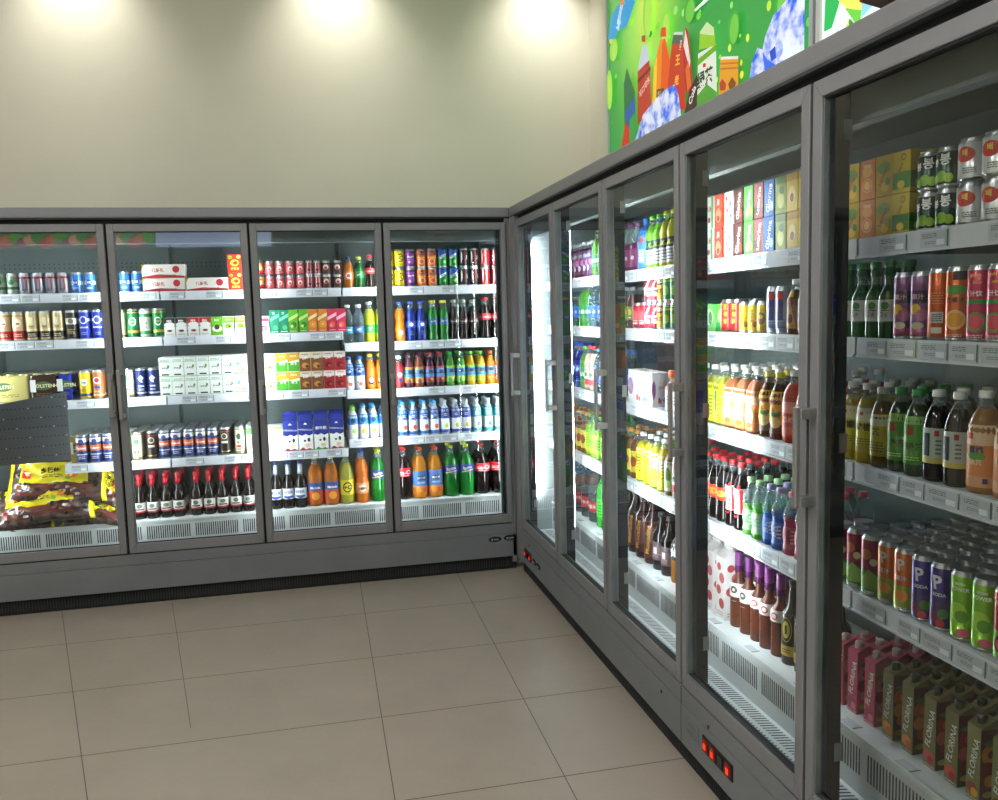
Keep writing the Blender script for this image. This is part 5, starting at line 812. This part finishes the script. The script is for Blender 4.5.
# ---------------------------------------------------------------- green lightbox posters over the right-hand fridges
PO=json.loads('''{"one":[["e",0.549,3.274,0.039,0.025,"#b9e04a"],["e",-0.128,3.072,0.045,0.027,"#7fd04a"],["e",1.248,2.955,0.021,0.017,"#7fd04a"],["e",1.927,2.849,0.026,0.034,"#2f8f3a"],["e",0.428,3.154,0.052,0.033,"#2f8f3a"],["e",1.382,2.728,0.03,0.027,"#b9e04a"],["e",0.657,2.643,0.058,0.057,"#9fe07a"],["e",-0.164,3.326,0.07,0.058,"#2f8f3a"],["e",1.19,2.897,0.037,0.034,"#d8ea5a"],["e",0.539,3.162,0.059,0.037,"#7fd04a"],["e",1.419,2.907,0.031,0.034,"#d8ea5a"],["e",0.279,2.893,0.027,0.022,"#b9e04a"],["e",1.047,3.064,0.033,0.028,"#9fe07a"],["e",1.291,2.62,0.018,0.019,"#7fd04a"],["e",0.653,2.901,0.059,0.045,"#7fd04a"],["e",0.38,3.048,0.024,0.022,"#7fd04a"],["e",1.948,2.621,0.034,0.036,"#7fd04a"],["e",0.77,3.168,0.047,0.043,"#9fe07a"],["e",0.068,2.974,0.076,0.047,"#2f8f3a"],["e",0.909,2.614,0.031,0.026,"#7fd04a"],["e",1.077,2.951,0.047,0.044,"#2f8f3a"],["e",1.043,3.051,0.052,0.037,"#7fd04a"],["e",0.005,3.391,0.065,0.049,"#b9e04a"],["e",1.266,2.791,0.027,0.02,"#7fd04a"],["e",1.232,2.695,0.029,0.028,"#b9e04a"],["e",0.561,3.045,0.022,0.017,"#d8ea5a"],["e",1.458,2.828,0.02,0.016,"#b9e04a"],["e",0.597,3.157,0.03,0.023,"#b9e04a"],["e",0.615,3.093,0.06,0.052,"#2f8f3a"],["e",1.995,2.714,0.032,0.036,"#7fd04a"],["e",0.127,3.318,0.072,0.05,"#b9e04a"],["e",1.476,2.654,0.034,0.034,"#d8ea5a"],["e",1.472,2.707,0.022,0.027,"#d8ea5a"],["e",0.048,2.659,0.081,0.047,"#b9e04a"],["e",1.865,2.837,0.035,0.047,"#7fd04a"],["e",1.53,2.796,0.028,0.034,"#d8ea5a"],["e",0.502,3.362,0.065,0.055,"#7fd04a"],["e",0.603,3.045,0.056,0.055,"#d8ea5a"],["e",1.276,2.635,0.022,0.019,"#9fe07a"],["e",1.858,2.62,0.024,0.026,"#9fe07a"],["e",0.07,2.905,0.031,0.027,"#9fe07a"],["e",1.385,2.984,0.026,0.03,"#9fe07a"],["e",0.706,3.054,0.023,0.019,"#9fe07a"],["e",0.453,2.631,0.041,0.039,"#d8ea5a"],["e",0.956,3.157,0.054,0.047,"#2f8f3a"],["e",1.03,2.67,0.047,0.045,"#7fd04a"],["e",1.927,2.655,0.033,0.037,"#d8ea5a"],["e",1.712,2.87,0.036,0.042,"#b9e04a"],["e",0.777,2.692,0.03,0.028,"#7fd04a"],["e",-0.171,3.308,0.061,0.049,"#d8ea5a"],["e",1.373,2.8,0.031,0.036,"#d8ea5a"],["e",0.851,2.745,0.059,0.057,"#7fd04a"],["e",1.388,2.899,0.044,0.049,"#d8ea5a"],["e",1.311,2.603,0.032,0.033,"#d8ea5a"],["e",1.049,3.088,0.046,0.051,"#2f8f3a"],["e",0.813,2.971,0.044,0.032,"#9fe07a"],["e",1.871,2.753,0.025,0.031,"#2f8f3a"],["e",1.841,2.861,0.028,0.028,"#b9e04a"],["e",0.891,3.117,0.053,0.036,"#9fe07a"],["e",1.941,2.593,0.03,0.029,"#7fd04a"],["e",-0.122,3.229,0.14,0.132,"#8fd84a"],["e",-0.112,3.22,0.105,0.112,"#b4e45a"],["e",0.42,3.26,0.128,0.268,"#8fd84a"],["e",0.428,3.252,0.095,0.231,"#b4e45a"],["e",0.663,3.112,0.116,0.175,"#8fd84a"],["e",0.67,3.105,0.087,0.15,"#b4e45a"],["e",1.416,2.874,0.11,0.148,"#46a838"],["e",1.422,2.868,0.082,0.128,"#6fc24a"],["e",-0.202,3.006,0.109,0.245,"#8fd84a"],["e",-0.191,2.998,0.081,0.21,"#b4e45a"],["e",1.821,2.848,0.105,0.102,"#46a838"],["e",1.826,2.842,0.078,0.088,"#6fc24a"],["e",0.966,3.103,0.136,0.125,"#46a838"],["e",0.973,3.096,0.102,0.107,"#6fc24a"],["p",[[-0.208,3.316],[-0.149,3.442],[-0.01,3.467],[0.217,3.479],[0.246,3.39],[0.117,3.297],[-0.015,3.316],[-0.102,3.289]],"#2f9fe0"],["t","UPSEED",0.005,3.403,0.04,52,"#f0f8ff",0.03],["t","\u51b0\u723d",-0.014,3.345,0.035,52,"#f0f8ff",0.03],["p",[[0.006,3.449],[0.041,3.495],[0.089,3.433]],"#e88a4a"],["p",[[1.023,3.085],[1.173,3.099],[1.193,3.078],[1.034,3.072]],"#f0f4f4"],["p",[[0.064,2.585],[0.059,2.977],[0.111,3.057],[0.172,2.971],[0.233,2.887],[0.241,2.552]],"#2c6e3c"],["p",[[0.071,2.809],[0.233,2.87],[0.245,2.724],[0.1,2.667]],"#2c5ea8"],["p",[[0.282,2.988],[0.359,3.116],[0.417,3.098],[0.458,2.994],[0.282,2.982]],"#c6cde4"],["p",[[0.345,3.137],[0.346,3.169],[0.397,3.159],[0.403,3.119]],"#b04430"],["p",[[0.275,2.689],[0.282,2.988],[0.458,3.005],[0.481,2.727]],"#b83a28"],["p",[[0.281,2.943],[0.472,2.969],[0.471,2.947],[0.28,2.92]],"#7d1f1a"],["t","\u53ef\u53e3\u53ef\u4e50",0.384,2.877,0.039,20,"#f0dcd4",0.01],["p",[[0.611,3.083],[0.624,3.125],[0.683,3.112],[0.689,3.059]],"#d8581e"],["p",[[0.48,2.673],[0.527,2.954],[0.61,3.067],[0.676,3.057],[0.738,2.926],[0.735,2.659]],"#ec8a22"],["p",[[0.604,2.657],[0.636,3.038],[0.676,3.057],[0.738,2.926],[0.735,2.659]],"#e05a1a"],["p",[[0.525,2.825],[0.659,2.802],[0.659,2.76],[0.524,2.782]],"#5a4a30"],["t","\u679c\u6c41",0.593,2.792,0.021,0,"#e8c060",0.02],["p",[[0.495,2.724],[0.527,2.954],[0.569,2.995],[0.551,2.711]],"#f2c43a"],["p",[[0.671,2.684],[0.764,3.0],[0.908,2.957],[0.93,2.625]],"#c23a1e"],["p",[[0.764,3.0],[0.789,3.043],[0.885,3.018],[0.908,2.957]],"#4f5a50"],["p",[[0.777,3.042],[0.801,3.049],[0.897,3.019],[0.897,3.004]],"#c8d4d0"],["t","\u738b",0.837,2.898,0.05,-8,"#f0b83a",0.03],["t","\u8001",0.824,2.801,0.05,-8,"#f0b83a",0.03],["t","1828",0.873,2.962,0.019,70,"#e0e0d8",0.02],["p",[[0.897,2.95],[0.932,3.033],[0.966,2.998],[1.01,2.752],[1.01,2.68],[0.93,2.714]],"#b0242c"],["p",[[0.908,2.947],[0.932,3.018],[0.955,2.962],[0.988,2.846],[0.977,2.82]],"#e8d8d4"],["p",[[0.931,2.822],[0.966,2.862],[0.999,2.731],[0.953,2.708]],"#d86a2a"],["p",[[0.906,2.59],[0.976,2.703],[1.066,2.767],[1.076,2.62],[0.929,2.585]],"#3a2420"],["t","Cola",1.01,2.68,0.039,50,"#e8e4e0",0.03],["p",[[1.065,2.603],[1.077,2.859],[1.264,2.85],[1.274,2.601]],"#dfe6d8"],["p",[[1.088,2.875],[1.099,2.956],[1.173,2.979],[1.244,2.929],[1.254,2.853]],"#c9dfa8"],["p",[[1.088,2.875],[1.099,2.947],[1.254,2.89],[1.264,2.841]],"#8fc42c"],["p",[[1.066,2.833],[1.274,2.847],[1.274,2.82],[1.077,2.802]],"#6aa82a"],["p",[[1.065,2.603],[1.066,2.661],[1.172,2.691],[1.274,2.629],[1.274,2.601]],"#4f9a34"],["p",[[1.131,2.796],[1.162,2.792],[1.162,2.774],[1.13,2.778]],"#b8382c"],["t","\u7eff\u8336",1.152,2.725,0.084,0,"#23301c",0.03],["p",[[1.294,2.596],[1.313,2.773],[1.481,2.729],[1.482,2.603],[1.372,2.587]],"#d9982a"],["p",[[1.313,2.75],[1.482,2.707],[1.482,2.699],[1.313,2.741]],"#b9741a"],["p",[[1.313,2.727],[1.482,2.686],[1.482,2.677],[1.313,2.718]],"#b9741a"],["p",[[1.313,2.764],[1.323,2.774],[1.481,2.733],[1.481,2.72]],"#e8e4dc"],["p",[[1.304,2.658],[1.333,2.673],[1.371,2.64],[1.362,2.616],[1.314,2.623]],"#b0402c"],["p",[[1.39,2.635],[1.427,2.657],[1.464,2.621],[1.446,2.599],[1.4,2.611]],"#7a4a1c"],["p",[[-0.004,2.549],[0.102,2.744],[0.165,2.695],[0.177,2.552]],"#c8331e"],["p",[[0.162,2.555],[0.166,2.741],[0.261,2.766],[0.317,2.561]],"#3a9a48"],["p",[[0.257,2.607],[0.381,2.723],[0.552,2.765],[0.685,2.785],[0.811,2.784],[0.859,2.712],[0.894,2.583],[0.549,2.582]],"ice"],["p",[[1.579,2.579],[1.603,2.673],[1.653,2.717],[1.693,2.697],[1.716,2.747],[1.778,2.808],[1.866,2.832],[2.004,2.903],[2.05,2.886],[2.058,2.561],[1.856,2.563]],"ice"],["p",[[1.826,2.619],[1.869,2.653],[1.969,2.639],[2.011,2.589],[1.928,2.582]],"#e8f0ff"],["p",[[1.749,2.673],[1.795,2.683],[1.803,2.633],[1.765,2.628]],"#2a52c8"],["p",[[1.693,2.689],[1.734,2.645],[1.811,2.599],[1.719,2.584]],"#3468e0"]],"two":[["p",[[2.088,2.647],[2.096,2.832],[2.213,2.789],[2.174,2.705],[2.138,2.646]],"#29b35a"],["p",[[2.173,2.734],[2.183,2.8],[2.356,2.737],[2.314,2.651],[2.246,2.667]],"#e9f06a"],["p",[[2.216,2.691],[2.314,2.651],[2.305,2.6],[2.282,2.614]],"#6fca4a"],["p",[[2.315,2.624],[2.311,2.753],[2.409,2.717],[2.401,2.655]],"#8fd0f0"],["p",[[2.224,2.612],[2.246,2.646],[2.294,2.597],[2.248,2.59]],"#3f8a4a"],["p",[[2.212,2.608],[2.241,2.641],[2.248,2.604]],"#c9e04a"],["p",[[2.512,2.648],[2.651,2.659],[2.691,2.732],[2.532,2.766]],"#e8482c"],["p",[[2.127,2.606],[2.176,2.627],[2.224,2.597],[2.14,2.595]],"#9fe0f0"]]}''')
def lb_mat(c):
    k='lb'+c
    if k not in mf: mf[k]=emis('lightbox'+c,c,.5)
    return mf[k]
def grad():
    m=bpy.data.materials.new('printed_green_backdrop'); m.use_nodes=True; nt=m.node_tree; N=nt.nodes; L=nt.links; b=N['Principled BSDF']; b.inputs['Roughness'].default_value=.35
    tc=N.new('ShaderNodeTexCoord'); mp=N.new('ShaderNodeMapping'); mp.inputs['Location'].default_value=(.5*1.45,0,-.95*.85); mp.inputs['Scale'].default_value=(1.45,0,.85)
    g=N.new('ShaderNodeTexGradient'); g.gradient_type='SPHERICAL'
    no=N.new('ShaderNodeTexNoise'); no.inputs['Scale'].default_value=3; 
    ad=N.new('ShaderNodeMath'); ad.operation='MULTIPLY_ADD'; ad.inputs[1].default_value=.12
    r=N.new('ShaderNodeValToRGB'); e=r.color_ramp.elements
    e[0].position=.1; e[0].color=lin('#2f9440'); e[1].position=1; e[1].color=lin('#cfe858')
    x=e.new(.35); x.color=lin('#4aa83a'); x=e.new(.7); x.color=lin('#8ed048')
    L.new(tc.outputs['Object'],mp.inputs[0]); L.new(mp.outputs[0],g.inputs[0]); L.new(tc.outputs['Object'],no.inputs[0]); L.new(no.outputs[0],ad.inputs[0]); L.new(g.outputs[1],ad.inputs[2]); L.new(ad.outputs[0],r.inputs[0])
    L.new(r.outputs[0],b.inputs['Base Color']); L.new(r.outputs[0],b.inputs['Emission Color']); b.inputs['Emission Strength'].default_value=.6
    return m
M_ice=ice_mat()
def lightbox(s0,s1,decs,label,bg):
    root=empty('lightbox_poster',(XR,-(s0+s1)/2,2.5),-PI/2); tag(root,label,'poster')
    cs=(s0+s1)/2; h=(s1-s0)/2
    f=MB(); y0,y1=-.07,0
    f.box(-h,-h+.025,y0,y1,-.28,1.42,mat('#d5d8d6','card')); f.box(h-.025,h,y0,y1,-.28,1.42,mat('#b9bbba','card')); f.box(-h,h,y0,y1,-.3,-.28,M_alu); f.box(-h,h,y0,y1,1.42,1.44,M_alu); f.box(-h,h,-.02,0,-.28,1.42,M_alu)
    f.build('poster_frame',root)
    p=MB(); p.quad([(-h+.025,-.058,-.28),(h-.025,-.058,-.28),(h-.025,-.058,1.42),(-h+.025,-.058,1.42)],bg)
    def cl(u): return max(-h+.026,min(h-.026,u-cs))
    decals(p,decs,lambda u,v,o:(cl(u),-.058-o,v-2.5),mfun=lambda c:M_ice if c=='ice' else lb_mat(c),off=.0005)
    p.build('poster_print',root)
lightbox(-.275,2.03,PO['one'],'backlit green poster of drink bottles and ice above the right fridges',grad())
lightbox(2.05,3.95,PO['two'],'second backlit poster with green and white print, right of the first',lb_mat('#e9f6f4'))

# cardboard promo box lying on the canopy
b=MB(); b.box(0,.25,-.42,0,.0,.1,mat('#b8262f','card'),.003)
b.quad([(.002,-.418,-.0005),(.002,-.002,-.0005),(.248,-.002,-.0005),(.248,-.418,-.0005)],mat('#6b4a34','card'))
decals(b,[('r',.21,.03,.38,.018,'#f0e4e0'),('r',.2,.08,.25,.024,'#f0e4e0'),('e',.08,.055,.05,.05,'#e8c03a')],lambda u,v,o:(-o,-u,v))
decals(b,[('r',.125,.03,.22,.018,'#f0e4e0'),('r',.125,.08,.16,.024,'#f0e4e0')],lambda u,v,o:(.25-u,o,v))
o=b.build('cardboard_box'); o.location=(.03,-3.3,2.303); o.rotation_euler=(0,.2,0); tag(o,'red and white cardboard box lying on top of the right fridge','box')

# ---------------------------------------------------------------- contents of the leftmost door
pp=MB(); q=[(-3.045,.085,.84),(-2.585,.17,.84),(-2.585,.17,1.236),(-3.045,.085,1.165)]
M_plate=mat('#54585c','card')
n=Vector(q[1])-Vector(q[0]); nn=Vector((n.y,-n.x,0)).normalized()*.003
pp.quad(q,mat('#54585c','card')); pp.quad([tuple(Vector(a)-nn) for a in reversed(q)],mat('#54585c','card'))
for a,b_ in zip(q,q[1:]+q[:1]): pp.quad([a,tuple(Vector(a)-nn),tuple(Vector(b_)-nn),b_],mat('#54585c','card'))
for j in range(7):
    for i in range(22):
        u=.02+i*.0205; v=.035+j*.055; P0=Vector(q[0])+n.normalized()*u; top=.325+.071*u/.46
        if v<top-.02: w=n.normalized()*.006; z=.84+v; P1=P0+nn*.12; pp.quad([(P1.x,P1.y,z),(P1.x+w.x,P1.y+w.y,z),(P1.x+w.x,P1.y+w.y,z+.006),(P1.x,P1.y,z+.006)],M_black if (i*7+j*3)%9 else mat('#c9ced0','card'))
o=pp.build('perforated_divider'); tag(o,'dark grey perforated metal divider plate behind the leftmost door','divider plate')
# shrink-wrapped beer packs behind the plate
def pack(x,y,z,key,nx,ny,label,wrap,rz=0):
    S=SLOT[key]; r=empty('beer_multipack',(x,y,z),rz); tag(r,label,'beer pack')
    w=nx*.0672; d=ny*.0672
    b=MB(); b.box(-w/2,w/2,-d/2,d/2,.0,.155,mat(wrap,'gloss'),.012)
    decals(b,[('e',0,.09,.1,.05,'#3f5a34'),('t','HOLSTEN',0,.09,.02,0,'#e4dcae',.02),('l',0,.04,w*.6,.02,2,'#6a6234'),('r',-w*.4,.09,.03,.07,'#e6e6e2')],lambda u,v,o:(u,-d/2-o,v))
    decals(b,[('e',0,.09,.08,.05,'#3f5a34'),('l',0,.04,.1,.02,2,'#6a6234')],lambda u,v,o:(w/2+o,u,v))
    b.build('shrink_wrap',r)
    t=MB()
    for i in range(nx):
        for j in range(ny):
            cx=-w/2+.0336+i*.0672; cy=-d/2+.0336+j*.0672; k=len(t.v)
            t.lathe([(.031,.15),(.0275,.163),(.0265,.163),(.0255,.158),(.0001,.158)],mat('#c2bd9a','metal'),14); t.v[k:]=[(a+cx,b2+cy,c) for a,b2,c in t.v[k:]]
    t.build('can_tops',r)
pack(-2.925,.35,1.181,'cream',4,4,'pale yellow shrink-wrapped beer pack standing behind the perforated plate','#b9ad6c')
pack(-2.715,.35,1.181,'cream',2,4,'black and orange shrink-wrapped beer pack beside the yellow pack','#3a2a22')
pack(-2.6,.35,1.181,'cream',1,4,'royal blue narrow beer pack beside the black and orange pack','#20308a')
pack(-2.578,.34,.808,'cream',1,3,'yellow and black patterned beer pack on fourth shelf behind the plate','#a8924a')

# snack bags heaped on the bottom deck
def snack_bag(loc,rot,L,Wd,T,label,seed,name='snack_bag'):
    rr=random.Random(seed); nx,ny=40,24; ph=[rr.uniform(0,6) for _ in range(4)]
    def surf(u,v,sgn):   # u,v in -1..1
        ex=max(0,1-abs(u)**3.2); ey=max(0,1-abs(v)**3.2)
        t=T/2*(ex**.55)*(ey**.55)
        wr=.008*math.sin(7*u+ph[0]+5*v)+.006*math.sin(13*v+ph[1]-7*u)+.0045*math.sin(21*u+12*v+ph[2])+.003*math.sin(33*u-17*v)
        x=u*L/2*(1-.05*ey*abs(u)); y=v*Wd/2*(1-.04*ex)
        return (x,y+.004*math.sin(6*u+ph[3]),sgn*(t+wr*ex*ey*1.2)+.012*math.sin(2.2*u+ph[2]))
    r=empty(name,loc); r.rotation_euler=rot; tag(r,label,'snack bag','snack bags heaped on the bottom deck')
    b=MB(); brown=M_bagb; yel=mat('#d9c81c','gloss'); clear=M_bagc
    for sgn in (1,-1):
        for i in range(nx):
            for j in range(ny):
                us=[-1+2*a/nx for a in (i,i+1)]; vs=[-1+2*a/ny for a in (j,j+1)]
                P=[surf(us[0],vs[0],sgn),surf(us[1],vs[0],sgn),surf(us[1],vs[1],sgn),surf(us[0],vs[1],sgn)]
                if sgn<0: P.reverse()
                mm=brown
                if i<2 or i>=nx-2: mm=yel
                elif sgn>0 and 5<=i+(1 if j>18 else 0)<nx-8-(2 if j in(10,ny-3) else 0) and 10<=j<ny-2: mm=yel
                b.quad(P,mm,True)
    bm=bmesh.new(); 
    bo=b.build('bag_film',r)
    bm.from_mesh(bo.data); bmesh.ops.remove_doubles(bm,verts=bm.verts,dist=.0004); bm.to_mesh(bo.data); bm.free()
    p=MB()
    mapper=lambda u,v,o:(lambda q:(q[0],q[1],q[2]+.001+o))(surf(u/(L/2),v/(Wd/2),1))
    decals(p,[('r',-L*.31,Wd*.12,.05,.05,'#c8281e'),('t','香辣',-L*.31,Wd*.13,.02,0,W2,.02),('t','乡巴佬',-L*.08,Wd*.2,.034,0,'#1c1a12',.03),('l',-L*.05,Wd*.06,.12,.02,2,'#3a3410'),('e',L*.14,Wd*.12,.06,.04,'#dd7a24'),('e',L*.1,Wd*.02,.03,.03,'#8fae2c')],mapper,kind='gloss',cut=.015,off=.0005)
    p.build('bag_print',r)
    s_=MB()
    for k in range(2): 
        yy=-Wd*(.18+.14*k)
        pts=[]
        for i in range(15):
            u=-.8+1.5*i/14; q0=surf(u,2*yy/Wd,1); pts.append((q0[0],q0[1]-.012,q0[2]+.002)); 
        for a,c in zip(pts,pts[1:]): s_.quad([a,c,(c[0],c[1]+.024,c[2]+.002),(a[0],a[1]+.024,a[2]+.002)],mat('#6e3024','gloss') if k==0 else mat('#57261e','gloss'),True)
    s_.build('sausage_strip',r)
def film(name,c1,c2):
    m=noise_mat(name,c1,c2,26,.14,.5,5); return m
M_bagb=film('brown_bag_film','#1c1210','#54403a'); M_bagc=M_bagb
BG=[((-2.70,.315,.70),(1.08,.05,-.02),.56,.27,.085,'top snack bag of heap, yellow label with red square',1),
    ((-2.77,.26,.575),(.85,-.03,.05),.56,.26,.08,'yellow labelled snack bag lying just below the top bag',2),
    ((-2.44,.33,.64),(.95,.5,-.15),.24,.2,.05,'crumpled snack bag at right end of heap beside door frame',3),
    ((-2.50,.275,.49),(.45,.0,-.06),.36,.19,.07,'bottom right snack bag with small yellow label',4),
    ((-2.89,.275,.485),(.4,0,.02),.36,.18,.06,'bottom left snack bag squashed under the heap',5)]
for a in BG: snack_bag(*a)

# ---------------------------------------------------------------- lights
def downlight(x,y,label):
    r=empty('downlight',(x,y,ZC)); tag(r,label,'ceiling light','recessed downlights washing the far wall')
    m=MB(); m.lathe([(.075,-.012),(.085,-.012),(.085,0),(.07,0)],M_alu,24); m.build('trim_ring',r)
    l=MB(); l.lathe([(.068,-.004),(.0001,-.004)],emis('lamp_face','#fff4dd',20),20); l.build('lamp_face',r)
    la=bpy.data.lights.new('downlight_spot','SPOT'); la.energy=SPOT_E; la.color=(1,.96,.87); la.spot_size=1.75; la.spot_blend=1; la.shadow_soft_size=.12
    lo=bpy.data.objects.new('downlight_spot',la); C.objects.link(lo); lo.parent=r; lo.location=(0,0,-.03); lo.rotation_euler=(math.radians(32),0,0)
SPOT_E=46
for x,l in ((-2.52,'left recessed downlight above the far wall'),(-.95,'middle recessed downlight above the far wall'),(.45,'right recessed downlight near the green poster')): downlight(x,.42,l)
M_tube=emis('fluorescent_tube','#f4f4f2',190)
def tube(x,y,label):
    r=empty('fluorescent_fitting',(x,y,ZC)); tag(r,label,'ceiling light','fluorescent fittings on the shop ceiling')
    m=MB(); m.box(-.08,.08,-.62,.62,-.05,-.001,mat('#dcdcd8','card'),.004); m.build('housing',r)
    t=MB()
    for dx in (-.04,.04): t.box(dx-.012,dx+.012,-.59,.59,-.082,-.06,M_tube,.008)
    t.build('tube_pair',r)
for i,(x,y) in enumerate([(-2.2,-3.2),(-2.2,-6.2),(-4.6,-3.2),(-4.6,-6.2),(-.3,-6.6)]):
    tube(x,y,['nearest','second','third','fourth','fifth'][i]+' fluorescent ceiling fitting behind the viewer')

# ---------------------------------------------------------------- world, camera
w=bpy.data.worlds.new('world'); SC.world=w; w.use_nodes=True; w.node_tree.nodes['Background'].inputs[0].default_value=(.01,.01,.01,1)
P=[846.69261,-1.22016,-5.0686,1.63136,0.21863,-0.10556,-0.0268]
f,cx,cy,cz,yaw,pit,roll=P
fw=Vector((math.sin(yaw)*math.cos(pit),math.cos(yaw)*math.cos(pit),math.sin(pit)))
r0=Vector((math.cos(yaw),-math.sin(yaw),0)); u0=r0.cross(fw)
rr=r0*math.cos(roll)+u0*math.sin(roll); uu=-r0*math.sin(roll)+u0*math.cos(roll)
cam=bpy.data.cameras.new('camera'); co=bpy.data.objects.new('camera',cam); C.objects.link(co)
cam.sensor_width=36; cam.sensor_fit='HORIZONTAL'; cam.lens=f*36/998; cam.clip_start=.02
co.matrix_world=Matrix(((rr.x,uu.x,-fw.x,cx),(rr.y,uu.y,-fw.y,cy),(rr.z,uu.z,-fw.z,cz),(0,0,0,1)))
SC.camera=co
SC.view_settings.view_transform='Standard'; SC.view_settings.look='None'; SC.view_settings.gamma=1; SC.view_settings.exposure=0.15; SC.view_settings.use_curve_mapping=False
SC.cycles.transparent_max_bounces=24; SC.cycles.max_bounces=8; SC.cycles.caustics_reflective=False; SC.cycles.caustics_refractive=False; SC.cycles.sample_clamp_indirect=4
